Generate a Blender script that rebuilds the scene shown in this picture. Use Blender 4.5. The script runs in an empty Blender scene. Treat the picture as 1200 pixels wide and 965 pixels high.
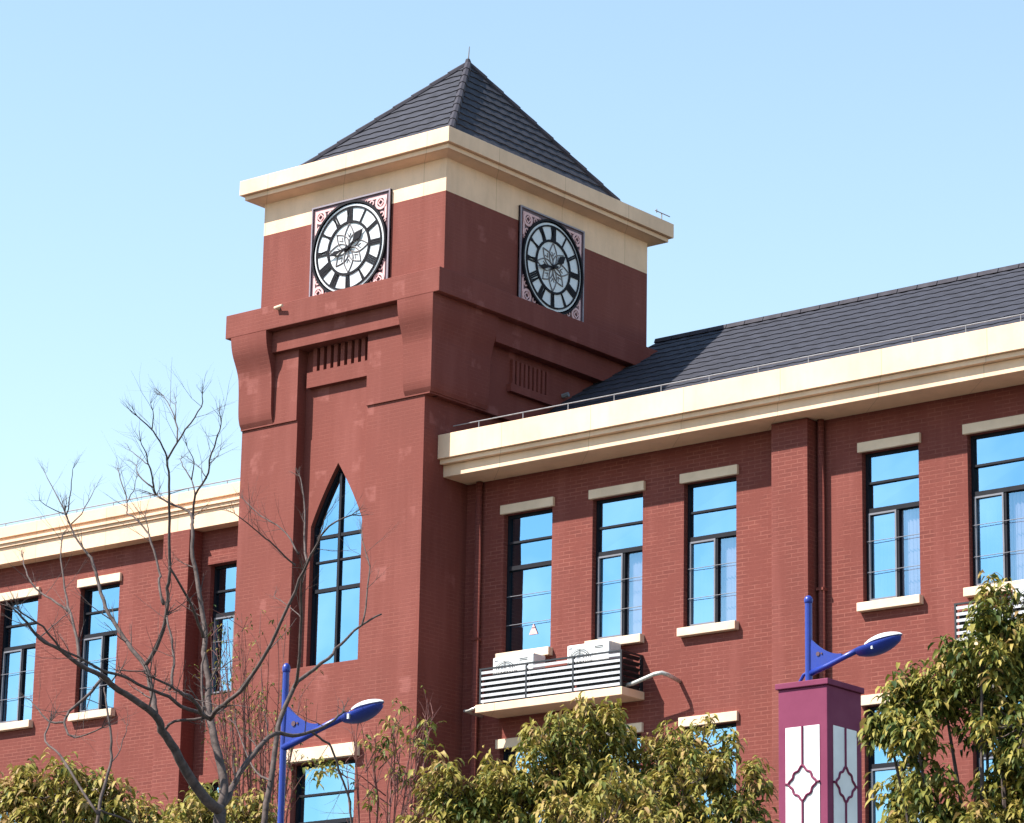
import bpy, bmesh, math, random
from mathutils import Vector, Matrix

# ---------------------------------------------------------------- camera, light, exposure
scene = bpy.context.scene
COL = scene.collection
cam_data = bpy.data.cameras.new('camera')
cam = bpy.data.objects.new('camera', cam_data)
COL.objects.link(cam)
scene.camera = cam
cam_data.sensor_width = 36
cam_data.lens = 117.964
cam_data.clip_start = .5
cam_data.clip_end = 6000
cam_r = Vector((0.77807868, 0.62789271, 0.01855599))
cam_u = Vector((0.15320183, -0.21832849, 0.9637748))
cam_f = Vector((-0.60919847, 0.74704981, 0.26607106))
m = Matrix((cam_r, cam_u, -cam_f)).transposed().to_4x4()
m.translation = Vector((0, 0, 1.6))
cam.matrix_world = m

sun_dir = Vector((.74, 1.0, -1.43)).normalized()      # the way the light travels
world = bpy.data.worlds.new('World')
scene.world = world
world.use_nodes = True
wn = world.node_tree
bg = wn.nodes['Background']
sky = wn.nodes.new('ShaderNodeTexSky')
sky.sky_type = 'NISHITA'
sky.sun_disc = False
sky.sun_elevation = math.asin(-sun_dir.z)
sky.sun_rotation = math.atan2(-sun_dir.x, -sun_dir.y)
sky.air_density = 1.7
sky.dust_density = 0.0
sky.altitude = 1200
sky.ozone_density = 0.8
wn.links.new(sky.outputs[0], bg.inputs[0])
bg.inputs[1].default_value = .11
sun_data = bpy.data.lights.new('sun', 'SUN')
sun_data.energy = 5.0
sun_data.angle = math.radians(.5)
sun_data.color = (1, .95, .86)
sun = bpy.data.objects.new('sun', sun_data)
COL.objects.link(sun)
sun.rotation_euler = sun_dir.to_track_quat('-Z', 'Y').to_euler()
sun.location = (-20, 0, 60)
scene.view_settings.view_transform = 'Standard'
scene.view_settings.look = 'None'
scene.view_settings.gamma = 1
scene.view_settings.exposure = 1.12

# ---------------------------------------------------------------- materials
def new_mat(name):
    mt = bpy.data.materials.new(name)
    mt.use_nodes = True
    nt = mt.node_tree
    return mt, nt, nt.nodes['Principled BSDF']

def node(nt, kind, **kw):
    n = nt.nodes.new(kind)
    for k, v in kw.items():
        setattr(n, k, v)
    return n

def mix(nt, fac, a, b, blend='MIX'):
    n = nt.nodes.new('ShaderNodeMix')
    n.data_type = 'RGBA'
    n.blend_type = blend
    for sock, v in ((n.inputs['Factor'], fac), (n.inputs['A'], a), (n.inputs['B'], b)):
        if isinstance(v, bpy.types.NodeSocket):
            nt.links.new(v, sock)
        elif isinstance(v, (int, float)):
            sock.default_value = v
        else:
            sock.default_value = (*v, 1)
    return n.outputs['Result']

def maprange(nt, v, a, b, c=0., d=1.):
    n = nt.nodes.new('ShaderNodeMapRange')
    nt.links.new(v, n.inputs[0])
    for i, x in enumerate((a, b, c, d)):
        n.inputs[i + 1].default_value = x
    return n.outputs[0]

def noise(nt, vec, scale, detail=4, rough=.55, stretch=None):
    n = nt.nodes.new('ShaderNodeTexNoise')
    if stretch:
        mp = nt.nodes.new('ShaderNodeMapping')
        mp.inputs['Scale'].default_value = stretch
        nt.links.new(vec, mp.inputs[0])
        vec = mp.outputs[0]
    nt.links.new(vec, n.inputs['Vector'])
    n.inputs['Scale'].default_value = scale
    n.inputs['Detail'].default_value = detail
    n.inputs['Roughness'].default_value = rough
    return n.outputs['Fac']

def world_pos(nt):
    return nt.nodes.new('ShaderNodeNewGeometry').outputs['Position']

def brick_mat(name, col, dark, mortar, strength, zlo, zhi, patches):
    """painted brick / tile facing; the courses show clearly below zlo and fade out into smooth render above zhi"""
    mt, nt, p = new_mat(name)
    pos = world_pos(nt)
    sep = node(nt, 'ShaderNodeSeparateXYZ')
    nt.links.new(pos, sep.inputs[0])
    add = node(nt, 'ShaderNodeMath', operation='ADD')
    nt.links.new(sep.outputs['X'], add.inputs[0]); nt.links.new(sep.outputs['Y'], add.inputs[1])
    cmb = node(nt, 'ShaderNodeCombineXYZ')
    nt.links.new(add.outputs[0], cmb.inputs[0]); nt.links.new(sep.outputs['Z'], cmb.inputs[1])
    br = node(nt, 'ShaderNodeTexBrick')
    nt.links.new(cmb.outputs[0], br.inputs['Vector'])
    br.inputs['Scale'].default_value = 1
    br.inputs['Brick Width'].default_value = .235
    br.inputs['Row Height'].default_value = .064
    br.inputs['Mortar Size'].default_value = .0085
    br.inputs['Mortar Smooth'].default_value = .3
    br.inputs['Bias'].default_value = -.15
    br.inputs['Color1'].default_value = (*col, 1)
    br.inputs['Color2'].default_value = (*dark, 1)
    br.inputs['Mortar'].default_value = (*mortar, 1)
    big = noise(nt, pos, .55, 5, .6)
    mid = noise(nt, pos, 2.6, 5, .65)
    fine = noise(nt, pos, 38, 3, .6)
    streak = noise(nt, pos, 2.2, 4, .6, (1, 1, .12))
    zf = maprange(nt, sep.outputs['Z'], zlo, zhi, 1., .25)
    vis = node(nt, 'ShaderNodeMath', operation='MULTIPLY')
    nt.links.new(maprange(nt, mid, .40, .60, .10, 1.), vis.inputs[0]); nt.links.new(zf, vis.inputs[1])
    v2 = node(nt, 'ShaderNodeMath', operation='MULTIPLY')
    nt.links.new(vis.outputs[0], v2.inputs[0]); v2.inputs[1].default_value = strength
    smooth = tuple((a * .8 + b * .2) for a, b in zip(col, dark))
    c = mix(nt, v2.outputs[0], smooth, br.outputs['Color'])
    c = mix(nt, maprange(nt, big, .36, .66, 0, .45), c, tuple(x * .72 for x in col))
    c = mix(nt, maprange(nt, streak, .50, .72, 0, .42), c, tuple(min(1, x * 1.22 + .02) for x in col))
    c = mix(nt, maprange(nt, fine, .3, .7, 0, .10), c, mortar)
    if patches:                                     # pale ghost marks of repairs on the tower render
        vo = node(nt, 'ShaderNodeTexVoronoi', distance='CHEBYCHEV')
        nt.links.new(cmb.outputs[0], vo.inputs['Vector'])
        vo.inputs['Scale'].default_value = 1.5
        vo.inputs['Randomness'].default_value = 1
        ed = maprange(nt, vo.outputs['Distance'], .17, .22, .62, 0.)
        am = node(nt, 'ShaderNodeMath', operation='MULTIPLY')
        nt.links.new(ed, am.inputs[0]); nt.links.new(maprange(nt, mid, .47, .60), am.inputs[1])
        c = mix(nt, am.outputs[0], c, tuple(min(1, x * 1.28 + .03) for x in col))
    nt.links.new(c, p.inputs['Base Color'])
    p.inputs['Roughness'].default_value = .82
    p.inputs['Specular IOR Level'].default_value = .25
    bm = node(nt, 'ShaderNodeBump')
    bm.inputs['Distance'].default_value = .012
    bm.inputs['Strength'].default_value = .30
    h = node(nt, 'ShaderNodeMath', operation='MULTIPLY_ADD')
    inv = node(nt, 'ShaderNodeMath', operation='MULTIPLY')
    nt.links.new(br.outputs['Fac'], inv.inputs[0]); nt.links.new(v2.outputs[0], inv.inputs[1])
    nt.links.new(inv.outputs[0], h.inputs[0]); h.inputs[1].default_value = -1.
    nt.links.new(mid, h.inputs[2])
    nt.links.new(h.outputs[0], bm.inputs['Height'])
    nt.links.new(bm.outputs[0], p.inputs['Normal'])
    return mt

def plain_mat(name, col, rough=.6, vary=.12, scale=3., metal=0., spec=.5, streaks=0., bump=0., joints=False):
    mt, nt, p = new_mat(name)
    pos = world_pos(nt)
    n1 = noise(nt, pos, scale, 6, .62)
    c = mix(nt, maprange(nt, n1, .35, .7, 0, 1), col, tuple(x * (1 - vary * 2.2) for x in col))
    if streaks:
        s = noise(nt, pos, 4.5, 5, .6, (1, 1, .07))
        c = mix(nt, maprange(nt, s, .5, .78, 0, streaks), c, tuple(x * .62 for x in col))
    if joints:                                      # render joints every few metres, faint grime along them
        sep = node(nt, 'ShaderNodeSeparateXYZ'); nt.links.new(pos, sep.inputs[0])
        ad = node(nt, 'ShaderNodeMath', operation='ADD'); nt.links.new(sep.outputs['X'], ad.inputs[0]); nt.links.new(sep.outputs['Y'], ad.inputs[1])
        cb = node(nt, 'ShaderNodeCombineXYZ'); nt.links.new(ad.outputs[0], cb.inputs[0]); cb.inputs[1].default_value = 1.3
        br = node(nt, 'ShaderNodeTexBrick', offset=0.); nt.links.new(cb.outputs[0], br.inputs['Vector'])
        br.inputs['Scale'].default_value = 1; br.inputs['Brick Width'].default_value = 1.83; br.inputs['Row Height'].default_value = 3.1
        br.inputs['Mortar Size'].default_value = .007; br.inputs['Mortar Smooth'].default_value = .2
        br.inputs['Color1'].default_value = (1, 1, 1, 1); br.inputs['Color2'].default_value = (.94, .93, .92, 1); br.inputs['Mortar'].default_value = (.62, .58, .52, 1)
        c = mix(nt, .8, c, br.outputs['Color'], 'MULTIPLY')
        fine = noise(nt, pos, 9, 6, .7, (1, 1, .35))
        c = mix(nt, maprange(nt, fine, .52, .74, 0, .30), c, tuple(x * .70 for x in col))
    nt.links.new(c, p.inputs['Base Color'])
    r = maprange(nt, n1, .3, .7, rough - .06, min(1, rough + .08))
    nt.links.new(r, p.inputs['Roughness'])
    p.inputs['Metallic'].default_value = metal
    p.inputs['Specular IOR Level'].default_value = spec
    if bump:
        b = node(nt, 'ShaderNodeBump')
        b.inputs['Distance'].default_value = bump
        b.inputs['Strength'].default_value = .5
        nt.links.new(noise(nt, pos, 25, 4), b.inputs['Height'])
        nt.links.new(b.outputs[0], p.inputs['Normal'])
    return mt

def glass_mat(name, share, tcol):
    mt, nt, p = new_mat(name)
    out = nt.nodes['Material Output']
    pos = world_pos(nt)
    n1 = noise(nt, pos, 1.1, 2, .5)
    b = node(nt, 'ShaderNodeBump'); b.inputs['Distance'].default_value = .004; b.inputs['Strength'].default_value = .35
    nt.links.new(n1, b.inputs['Height'])
    g = node(nt, 'ShaderNodeBsdfGlossy'); g.inputs['Roughness'].default_value = .015
    n2 = noise(nt, pos, .7, 3, .5)
    tint = mix(nt, maprange(nt, n2, .35, .65), (.25, .49, .70), (.38, .60, .79))
    nt.links.new(tint, g.inputs['Color'])
    nt.links.new(b.outputs[0], g.inputs['Normal'])
    t = node(nt, 'ShaderNodeBsdfTransparent'); t.inputs['Color'].default_value = (*tcol, 1)
    mx = node(nt, 'ShaderNodeMixShader'); mx.inputs[0].default_value = share
    nt.links.new(t.outputs[0], mx.inputs[1]); nt.links.new(g.outputs[0], mx.inputs[2])
    nt.links.new(mx.outputs[0], out.inputs['Surface'])
    return mt

def leaf_mat():
    mt, nt, p = new_mat('leaves')
    at = node(nt, 'ShaderNodeAttribute', attribute_name='leaf_kind')
    cr = node(nt, 'ShaderNodeValToRGB')
    el = cr.color_ramp.elements
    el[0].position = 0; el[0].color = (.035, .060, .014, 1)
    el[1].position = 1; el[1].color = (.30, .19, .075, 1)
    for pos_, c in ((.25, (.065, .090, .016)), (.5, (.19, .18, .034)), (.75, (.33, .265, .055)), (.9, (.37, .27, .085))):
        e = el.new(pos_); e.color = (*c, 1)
    nt.links.new(at.outputs['Fac'], cr.inputs[0])
    out = nt.nodes['Material Output']
    nt.links.new(cr.outputs[0], p.inputs['Base Color'])
    p.inputs['Roughness'].default_value = .6
    p.inputs['Specular IOR Level'].default_value = .25
    tr = node(nt, 'ShaderNodeBsdfTranslucent')
    nt.links.new(cr.outputs[0], tr.inputs['Color'])
    mx = node(nt, 'ShaderNodeMixShader'); mx.inputs[0].default_value = .22
    nt.links.new(p.outputs[0], mx.inputs[1]); nt.links.new(tr.outputs[0], mx.inputs[2])
    nt.links.new(mx.outputs[0], out.inputs['Surface'])
    return mt

M = {}
BR, BD, MO = (.176, .0415, .0315), (.118, .026, .021), (.27, .092, .070)
M['brick'] = brick_mat('red_facing_brick', BR, BD, MO, .85, 15.5, 17.5, False)
M['tower'] = brick_mat('red_tower_brick', (.182, .045, .034), (.128, .030, .024), (.27, .094, .070), .8, 10.5, 15, True)
M['cream'] = plain_mat('cream_painted_stone', (.83, .555, .375), .75, .07, 1.3, streaks=.26, bump=.003, joints=True)
M['lintel'] = plain_mat('cream_window_stone', (.77, .565, .41), .8, .08, 2.5, streaks=.2, bump=.003)
M['tile'] = plain_mat('dark_slate_roof_tile', (.042, .042, .055), .75, .18, 5, streaks=.2, spec=.2)
M['ridge'] = plain_mat('dark_ridge_cap', (.048, .044, .056), .8, .1, 5, spec=.2)
M['frame'] = plain_mat('dark_window_frame', (.009, .009, .015), .65, .1, 4, spec=.2)
M['sash'] = plain_mat('grey_sash_frame', (.17, .17, .20), .5, .1, 4)
M['glass'] = glass_mat('tinted_window_glass', .74, (.50, .60, .70))
M['glass_blind'] = glass_mat('window_glass_over_blinds', .42, (.86, .86, .93))
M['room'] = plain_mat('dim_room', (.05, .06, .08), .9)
M['blind'] = plain_mat('pale_vertical_blind', (.70, .66, .72), .8, .05, 8)
M['white'] = plain_mat('white_painted_metal', (.66, .66, .66), .4, .05, 6, streaks=.12)
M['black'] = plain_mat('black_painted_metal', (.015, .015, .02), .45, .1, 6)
M['slat'] = plain_mat('pale_grey_slat', (.58, .58, .61), .4, .08, 6)
M['steel'] = plain_mat('galvanised_rod', (.22, .22, .24), .6, .1, 8, metal=.2)
M['foil'] = plain_mat('silver_pipe_wrap', (.62, .60, .57), .35, .15, 14, metal=.4)
M['blue'] = plain_mat('blue_lamp_paint', (.014, .036, .27), .35, .1, 8, spec=.45)
M['plum'] = plain_mat('plum_lantern_paint', (.19, .034, .080), .7, .06, 4, spec=.2, streaks=.1)
M['panel'] = plain_mat('white_diffuser_panel', (.78, .77, .76), .5, .05, 5, streaks=.15)
M['darkline'] = plain_mat('dark_grille_metal', (.10, .045, .06), .45, .1, 8)
M['bark'] = plain_mat('grey_brown_bark', (.100, .068, .060), .85, .3, 22, bump=.006)
M['redtwig'] = plain_mat('reddish_twig_bark', (.17, .060, .050), .8, .2, 30)
M['leaf'] = leaf_mat()
M['face'] = plain_mat('white_clock_glass', (.62, .63, .65), .25, .03, 3)
M['ink'] = plain_mat('black_clock_metal', (.012, .011, .016), .7, .1, 10, spec=.15)
M['plate'] = plain_mat('dark_plum_clock_plate', (.085, .035, .050), .5, .1, 5)
M['pink'] = plain_mat('pink_clock_ornament', (.68, .40, .40), .5, .06, 10)
M['rim'] = plain_mat('grey_clock_surround', (.24, .20, .24), .45, .08, 8)
M['tracery'] = plain_mat('brown_grey_tracery', (.16, .14, .145), .5, .1, 10)
M['ground'] = plain_mat('grass_and_soil', (.045, .055, .025), .95, .25, .6)
M['asphalt'] = plain_mat('asphalt', (.05, .05, .052), .9, .15, 2)
M['paving'] = plain_mat('dark_paving', (.075, .073, .07), .85, .12, 2)
M['kerb'] = plain_mat('kerb_stone', (.38, .37, .35), .85, .1, 3)
M['paint'] = plain_mat('white_road_paint', (.75, .75, .72), .7, .12, 6)

# ---------------------------------------------------------------- mesh helpers
class MB:
    def __init__(self): self.v = []; self.f = []
    def quad(self, a, b, c, d):
        i = len(self.v); self.v += [a, b, c, d]; self.f.append((i, i+1, i+2, i+3))
    def poly(self, pts):
        i = len(self.v); self.v += list(pts); self.f.append(tuple(range(i, i+len(pts))))
    def box(self, x0, x1, y0, y1, z0, z1):
        i = len(self.v)
        self.v += [(x0,y0,z0),(x1,y0,z0),(x1,y1,z0),(x0,y1,z0),(x0,y0,z1),(x1,y0,z1),(x1,y1,z1),(x0,y1,z1)]
        for f in ((0,3,2,1),(4,5,6,7),(0,1,5,4),(1,2,6,5),(2,3,7,6),(3,0,4,7)):
            self.f.append(tuple(i+k for k in f))
        return self
    def prism(self, pts, ext):
        """closed polygon extruded along the vector ext"""
        n = len(pts); i = len(self.v)
        self.v += [tuple(p) for p in pts] + [tuple(Vector(p) + Vector(ext)) for p in pts]
        self.f.append(tuple(i+k for k in range(n))[::-1]); self.f.append(tuple(i+n+k for k in range(n)))
        for k in range(n):
            j = (k+1) % n
            self.f.append((i+k, i+j, i+n+j, i+n+k))
        return self
    def tube(self, pts, rad, seg=6, cap=True):
        """tapering tube; rad is a number or one radius per point"""
        pts = [Vector(p) for p in pts]; n = len(pts)
        rad = [rad]*n if isinstance(rad, (int, float)) else list(rad)
        base = len(self.v); side = None
        for k in range(n):
            d = (pts[min(k+1, n-1)] - pts[max(k-1, 0)]).normalized()
            if side is None:
                side = d.cross(Vector((0,0,1)))
                if side.length < .05: side = d.cross(Vector((0,1,0)))
            side = (side - d*side.dot(d)).normalized(); up = d.cross(side)
            for s in range(seg):
                a = 2*math.pi*s/seg
                self.v.append(tuple(pts[k] + (side*math.cos(a) + up*math.sin(a))*rad[k]))
        for k in range(n-1):
            for s in range(seg):
                a = base+k*seg+s; b = base+k*seg+(s+1) % seg
                self.f.append((a, b, b+seg, a+seg))
        if cap:
            self.f.append(tuple(base+s for s in range(seg))[::-1]); self.f.append(tuple(base+(n-1)*seg+s for s in range(seg)))
        return self
    def build(self, name, mat, parent=None, smooth=False, bevel=0., loc=(0,0,0)):
        me = bpy.data.meshes.new(name)
        me.from_pydata([tuple(Vector(p) - Vector(loc)) for p in self.v], [], self.f)
        me.materials.append(M[mat] if isinstance(mat, str) else mat)
        me.update()
        bm = bmesh.new(); bm.from_mesh(me)
        bmesh.ops.recalc_face_normals(bm, faces=bm.faces)
        bm.to_mesh(me); bm.free()
        if smooth:
            for p in me.polygons: p.use_smooth = True
        o = bpy.data.objects.new(name, me); COL.objects.link(o)
        o.location = loc
        if parent is not None:
            o.parent = parent
            w = parent
            off = Vector((0,0,0))
            while w is not None:
                off += Vector(w.location); w = w.parent
            o.location = Vector(loc) - off
        if bevel:
            b = o.modifiers.new('bevel', 'BEVEL'); b.width = bevel; b.segments = 2; b.limit_method = 'ANGLE'
        return o

def tag(o, label=None, cat=None, group=None, kind=None):
    if label: o['label'] = label
    if cat: o['category'] = cat
    if group: o['group'] = group
    if kind: o['kind'] = kind
    return o

def thing(name, label, cat, loc, group=None):
    o = bpy.data.objects.new(name, None); COL.objects.link(o)
    o.location = loc; o.empty_display_size = .2
    return tag(o, label, cat, group)

def copy_tree(o, parent=None):
    c = o.copy(); COL.objects.link(c); c.parent = parent
    for ch in [x for x in o.children]: copy_tree(ch, c)
    return c

# every thing below stands unrotated; its parts are given in world metres and build() subtracts the parents' locations

# ---------------------------------------------------------------- ground
tag(MB().box(-1500, 1500, -1500, 1500, -1, -.02).build('ground', 'ground'), kind='structure')
tag(MB().box(-200, 200, -4, 6, -.5, 0.0).build('road', 'asphalt'), kind='structure')
lm = MB()
for k in range(-24, 24): lm.box(k*8, k*8+3, .95, 1.07, .0, .004)
tag(lm.build('road_markings', 'paint'), kind='structure')
tag(MB().box(-200, 200, 6.0, 6.18, -.5, .13).build('kerb', 'kerb'), kind='structure')
tag(MB().box(-200, 200, 6.18, 28.5, -.5, .12).build('pavement', 'paving'), kind='structure')
tag(MB().box(-70, 10, 36, 41.4, -.5, .11).build('path', 'paving'), kind='structure')

hl = MB(); N_ = 120; rr_ = []
hr = random.Random(2)
for k in range(N_):
    a = 2*math.pi*k/N_
    zt = 27 + 7*math.sin(a*3+1) + 5*math.sin(a*7) + hr.uniform(-1.5, 1.5)
    rr_.append([(r_*math.cos(a), r_*math.sin(a), z_) for r_, z_ in ((290, -.5), (330, zt*.55), (400, zt), (520, zt*.7), (700, -.5))])
for k in range(N_):
    p, q = rr_[k], rr_[(k+1) % N_]
    for a_, b_, c_, d_ in zip(p, p[1:], q, q[1:]): hl.quad(a_, c_, d_, b_)
tag(hl.build('sky_fill_blocker', 'ground', smooth=True), kind='structure')  # added hill ring, never in view, cuts low sky fill on the walls

# ---------------------------------------------------------------- building helpers
def wall_with_openings(mb, x0, x1, z0, z1, y, openings, depth):
    """front wall facing -Y with rectangular holes and their reveals"""
    xs = sorted({x0, x1, *[v for o in openings for v in o[:2]]}); zs = sorted({z0, z1, *[v for o in openings for v in o[2:]]})
    for a, b in zip(xs, xs[1:]):
        for c, d in zip(zs, zs[1:]):
            mx, mz = (a+b)/2, (c+d)/2
            if any(o[0] < mx < o[1] and o[2] < mz < o[3] for o in openings): continue
            mb.quad((a,y,c),(b,y,c),(b,y,d),(a,y,d))
    for a, b, c, d in openings:
        Y = y+depth
        mb.quad((a,y,c),(a,y,d),(a,Y,d),(a,Y,c)); mb.quad((b,y,c),(b,Y,c),(b,Y,d),(b,y,d))
        mb.quad((a,y,c),(a,Y,c),(b,Y,c),(b,y,c)); mb.quad((a,y,d),(b,y,d),(b,Y,d),(a,Y,d))

def rails(mb, x0, x1, y0, y1, z0, z1, t):
    """rectangular frame outline of bar thickness t"""
    mb.box(x0, x0+t, y0, y1, z0, z1); mb.box(x1-t, x1, y0, y1, z0, z1)
    mb.box(x0+t, x1-t, y0, y1, z0, z0+t); mb.box(x0+t, x1-t, y0, y1, z1-t, z1)

def window(parent, x0, x1, z0, z1, y, single=False, blinds=True, lintel='lintel', sill=True, open_top=False, rnd=random):
    """recessed window: wall plane y; frame and pane behind it. returns the frame object (the part)"""
    fy = y+.10
    h = z1-z0; w = x1-x0
    t1, t2 = z1-.20*h, z1-.385*h
    mb = MB()
    rails(mb, x0, x1, fy, fy+.08, z0, z1, .045)
    mb.box(x0+.045, x1-.045, fy, fy+.07, t1-.018, t1+.018)
    mb.box(x0+.045, x1-.045, fy-.01, fy+.08, t2-.035, t2+.035)
    mx = x0+.56*w
    if not single: mb.box(mx-.018, mx+.022, fy, fy+.075, z0+.045, t2-.035)
    f = mb.build('window', 'frame', parent, loc=((x0+x1)/2, fy, z0))
    pm = MB()
    def pane(a, b, c, d, yy):
        k = .010*rnd.uniform(-1, 1)
        pm.quad((a, yy+k, c), (b, yy-k, c), (b, yy-k*.5, d), (a, yy+k, d))
    pane(x0+.04, x1-.04, t1+.015, z1-.04, fy+.04); pane(x0+.04, x1-.04, t2+.03, t1-.015, fy+.042)
    if single: pane(x0+.04, x1-.04, z0+.04, t2-.03, fy+.04)
    else:
        pane(x0+.04, mx-.015, z0+.04, t2-.03, fy+.035)
        if not blinds: pane(mx+.02, x1-.04, z0+.04, t2-.03, fy+.055)
    pm.build('pane', 'glass', f)
    if blinds and not single:
        pm = MB(); pane(mx+.02, x1-.04, z0+.04, t2-.03, fy+.055)
        pm.build('sliding_pane', 'glass_blind', f)
    if not single:
        sm = MB()
        rails(sm, x0+.047, mx-.02, fy-.012, fy+.03, z0+.047, t2-.037, .028)
        sm.build('sash', 'sash', f)
    gb = MB()
    for k in (1, 2):
        zz = z0 + (t2-z0)*k/3
        gb.tube([(x0+.03, fy-.03, zz), (x1-.03, fy-.03, zz)], .006, 5)
    gb.build('guard_bar', 'sash', f)
    if blinds:
        bm_ = MB(); xx = (x0+.05) if blinds == 'full' else mx+.02; k = 0; top = t2-.03
        while xx < x1-.07:
            bm_.quad((xx, fy+.10, z0+.06), (xx+.047, fy+.125, z0+.06), (xx+.047, fy+.125, top), (xx, fy+.10, top))
            xx += .066
        bm_.build('blind', 'blind', f)
    if lintel:
        MB().box(x0-.05, x1+.05, y-.055, y+.10, z1+.003, z1+.155).build('lintel', lintel, f, bevel=.006)
    if sill:
        MB().box(x0-.05, x1+.05, y-.11, y+.17, z0-.137, z0-.003).build('sill', 'lintel', f, bevel=.008)
    return f

def tiled_slope(mb, a, b, c, d, rows, wave=.3, amp=.016, lift=.03, ncol=None):
    """tiled roof face: a,b = eave ends, d,c = ridge ends; stepped courses with a rolled profile across"""
    a, b, c, d = map(Vector, (a, b, c, d))
    nrm = (b-a).cross(d-a if (d-a).length > .01 else c-a).normalized()
    if nrm.z < 0: nrm = -nrm
    L = (b-a).length; u = (b-a).normalized()
    step = wave/6
    for r in range(rows):
        t0, t1 = r/rows, (r+1)/rows
        l0, r0 = a.lerp(d, t0), b.lerp(c, t0); l1, r1 = a.lerp(d, t1), b.lerp(c, t1)
        n = max(2, int((r0-l0).length/step))
        i0 = len(mb.v)
        for k in range(n+1):
            s = k/n
            p0 = l0.lerp(r0, s); p1 = l1.lerp(r1, s)
            x0 = (p0-a).dot(u); x1 = (p1-a).dot(u)
            w0 = amp*math.sin(2*math.pi*x0/wave + r*.0); w1 = amp*math.sin(2*math.pi*x1/wave)
            mb.v.append(tuple(p0 + nrm*(lift+w0))); mb.v.append(tuple(p1 + nrm*(w1+.004))); mb.v.append(tuple(p0 + nrm*(w0-.004 if r == 0 else w0+.001)))
        for k in range(n):
            j = i0+3*k
            mb.f.append((j, j+3, j+4, j+1)); mb.f.append((j+2, j+5, j+3, j))

# ================================================================ right wing
random.seed(11)
WY = 41.6
rw = thing('brick_building', 'long red brick wing with cream eaves and dark tiled roof, right of the clock tower', 'building', (-24, WY, 0))
openings = []
GX = [-33.54, -31.70, -29.88, -26.54, -24.68, -22.84, -19.5, -17.66, -15.82]
for gx in GX:
    for zt in (14.665, 10.765, 6.865): openings.append((gx-.505, gx+.505, zt-2.335, zt))
mb = MB()
wall_with_openings(mb, -34.85, -13.0, 0, 15.5, WY, openings, .26)
mb.quad((-13.0, WY, 0), (-13.0, 52.2, 0), (-13.0, 52.2, 15.5), (-13.0, WY, 15.5))
mb.quad((-13.0, 52.2, 0), (-34.85, 52.2, 0), (-34.85, 52.2, 15.5), (-13.0, 52.2, 15.5))
mb.build('wall', 'brick', rw)
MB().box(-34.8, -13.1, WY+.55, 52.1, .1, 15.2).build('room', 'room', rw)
for x0, x1 in ((-28.50, -27.83), (-21.45, -20.78), (-14.4, -13.73)):
    MB().box(x0, x1, WY-.31, WY-.001, 0, 15.28).build('pilaster', 'brick', rw, bevel=.008)
i = 0
for gx in GX:
    for zt in (14.665, 10.765, 6.865):
        single = (gx == GX[0] and zt > 14)
        bl = 'full' if (zt > 14 or gx == GX[3]) and not single else (not single)
        window(rw, gx-.505, gx+.505, zt-2.335, zt, WY, single=single, blinds=bl)
st = MB(); st.prism([(-33.58, WY+.125, 12.62), (-33.40, WY+.125, 12.62), (-33.49, WY+.125, 12.80)], (0, .002, 0))
for o_ in list(rw.children):
    if o_.name.startswith('window') and abs(o_.location.x-24-GX[0]) < .1 and o_.location.z > 12: st.build('sticker', 'pink', o_); break
# stepped cream eaves
cm = MB()
cm.box(-34.85, -12.6, 40.81, 41.15, 15.57, 15.98)
cm.build('fascia', 'cream', rw, bevel=.006)
MB().box(-34.85, -12.65, 40.87, 41.2, 15.49, 15.567).build('moulding', 'cream', rw, bevel=.006)
MB().box(-34.85, -12.7, 40.965, 41.75, 15.29, 15.487).build('soffit', 'cream', rw, bevel=.006)
MB().box(-34.85, -12.7, 41.15, 42.0, 15.48, 15.56).build('gutter', 'tile', rw)
# roof
rm = MB()
def roofz(y): return 15.98 + .63*(y-41.99)
tiled_slope(rm, (-34.85, 41.25, roofz(41.25)), (-12.5, 41.25, roofz(41.25)), (-12.5, 46.9, roofz(46.9)), (-34.85, 46.9, roofz(46.9)), 19, wave=.30, amp=.005, lift=.020)
rm.quad((-34.85, 46.9, roofz(46.9)-.01), (-12.5, 46.9, roofz(46.9)-.01), (-12.5, 52.5, roofz(41.25)), (-34.85, 52.5, roofz(41.25)))
rm.poly([(-34.85, 41.25, roofz(41.25)-.03), (-34.85, 46.9, roofz(46.9)-.03), (-34.85, 52.5, roofz(41.25)-.03)])
rf = rm.build('roof', 'tile', rw)
cp = MB()
x = -34.85
while x < -12.6:
    cp.prism([(x, 46.76, roofz(46.9)-.05), (x, 46.80, roofz(46.9)+.035), (x, 46.9, roofz(46.9)+.07), (x, 47.0, roofz(46.9)+.035), (x, 47.04, roofz(46.9)-.05)], (.385, 0, 0)); x += .40
cp.build('ridge_cap', 'ridge', rf)
# lightning rail on short posts along the eaves
rl = MB()
rl.tube([(-34.6, 40.90, 16.115), (-12.8, 40.90, 16.115)], .009, 6)
x = -34.05
while x < -12.8:
    rl.tube([(x, 40.90, 15.975), (x, 40.90, 16.11)], .009, 5); x += .93
rl.build('lightning_rail', 'steel', rw)
rl = MB()
yy = 43.9
pts = [(-34.78, 43.5, roofz(43.5)+.10)]
while yy < 46.9: pts.append((-34.76, yy, roofz(yy)+.10+.02*math.sin(yy*9))); yy += .5
rl.tube(pts, .012, 5)
for p in pts[::2]: rl.tube([p, (p[0], p[1], p[2]-.12)], .010, 5)
rl.build('roof_cable', 'steel', rw)

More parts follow.
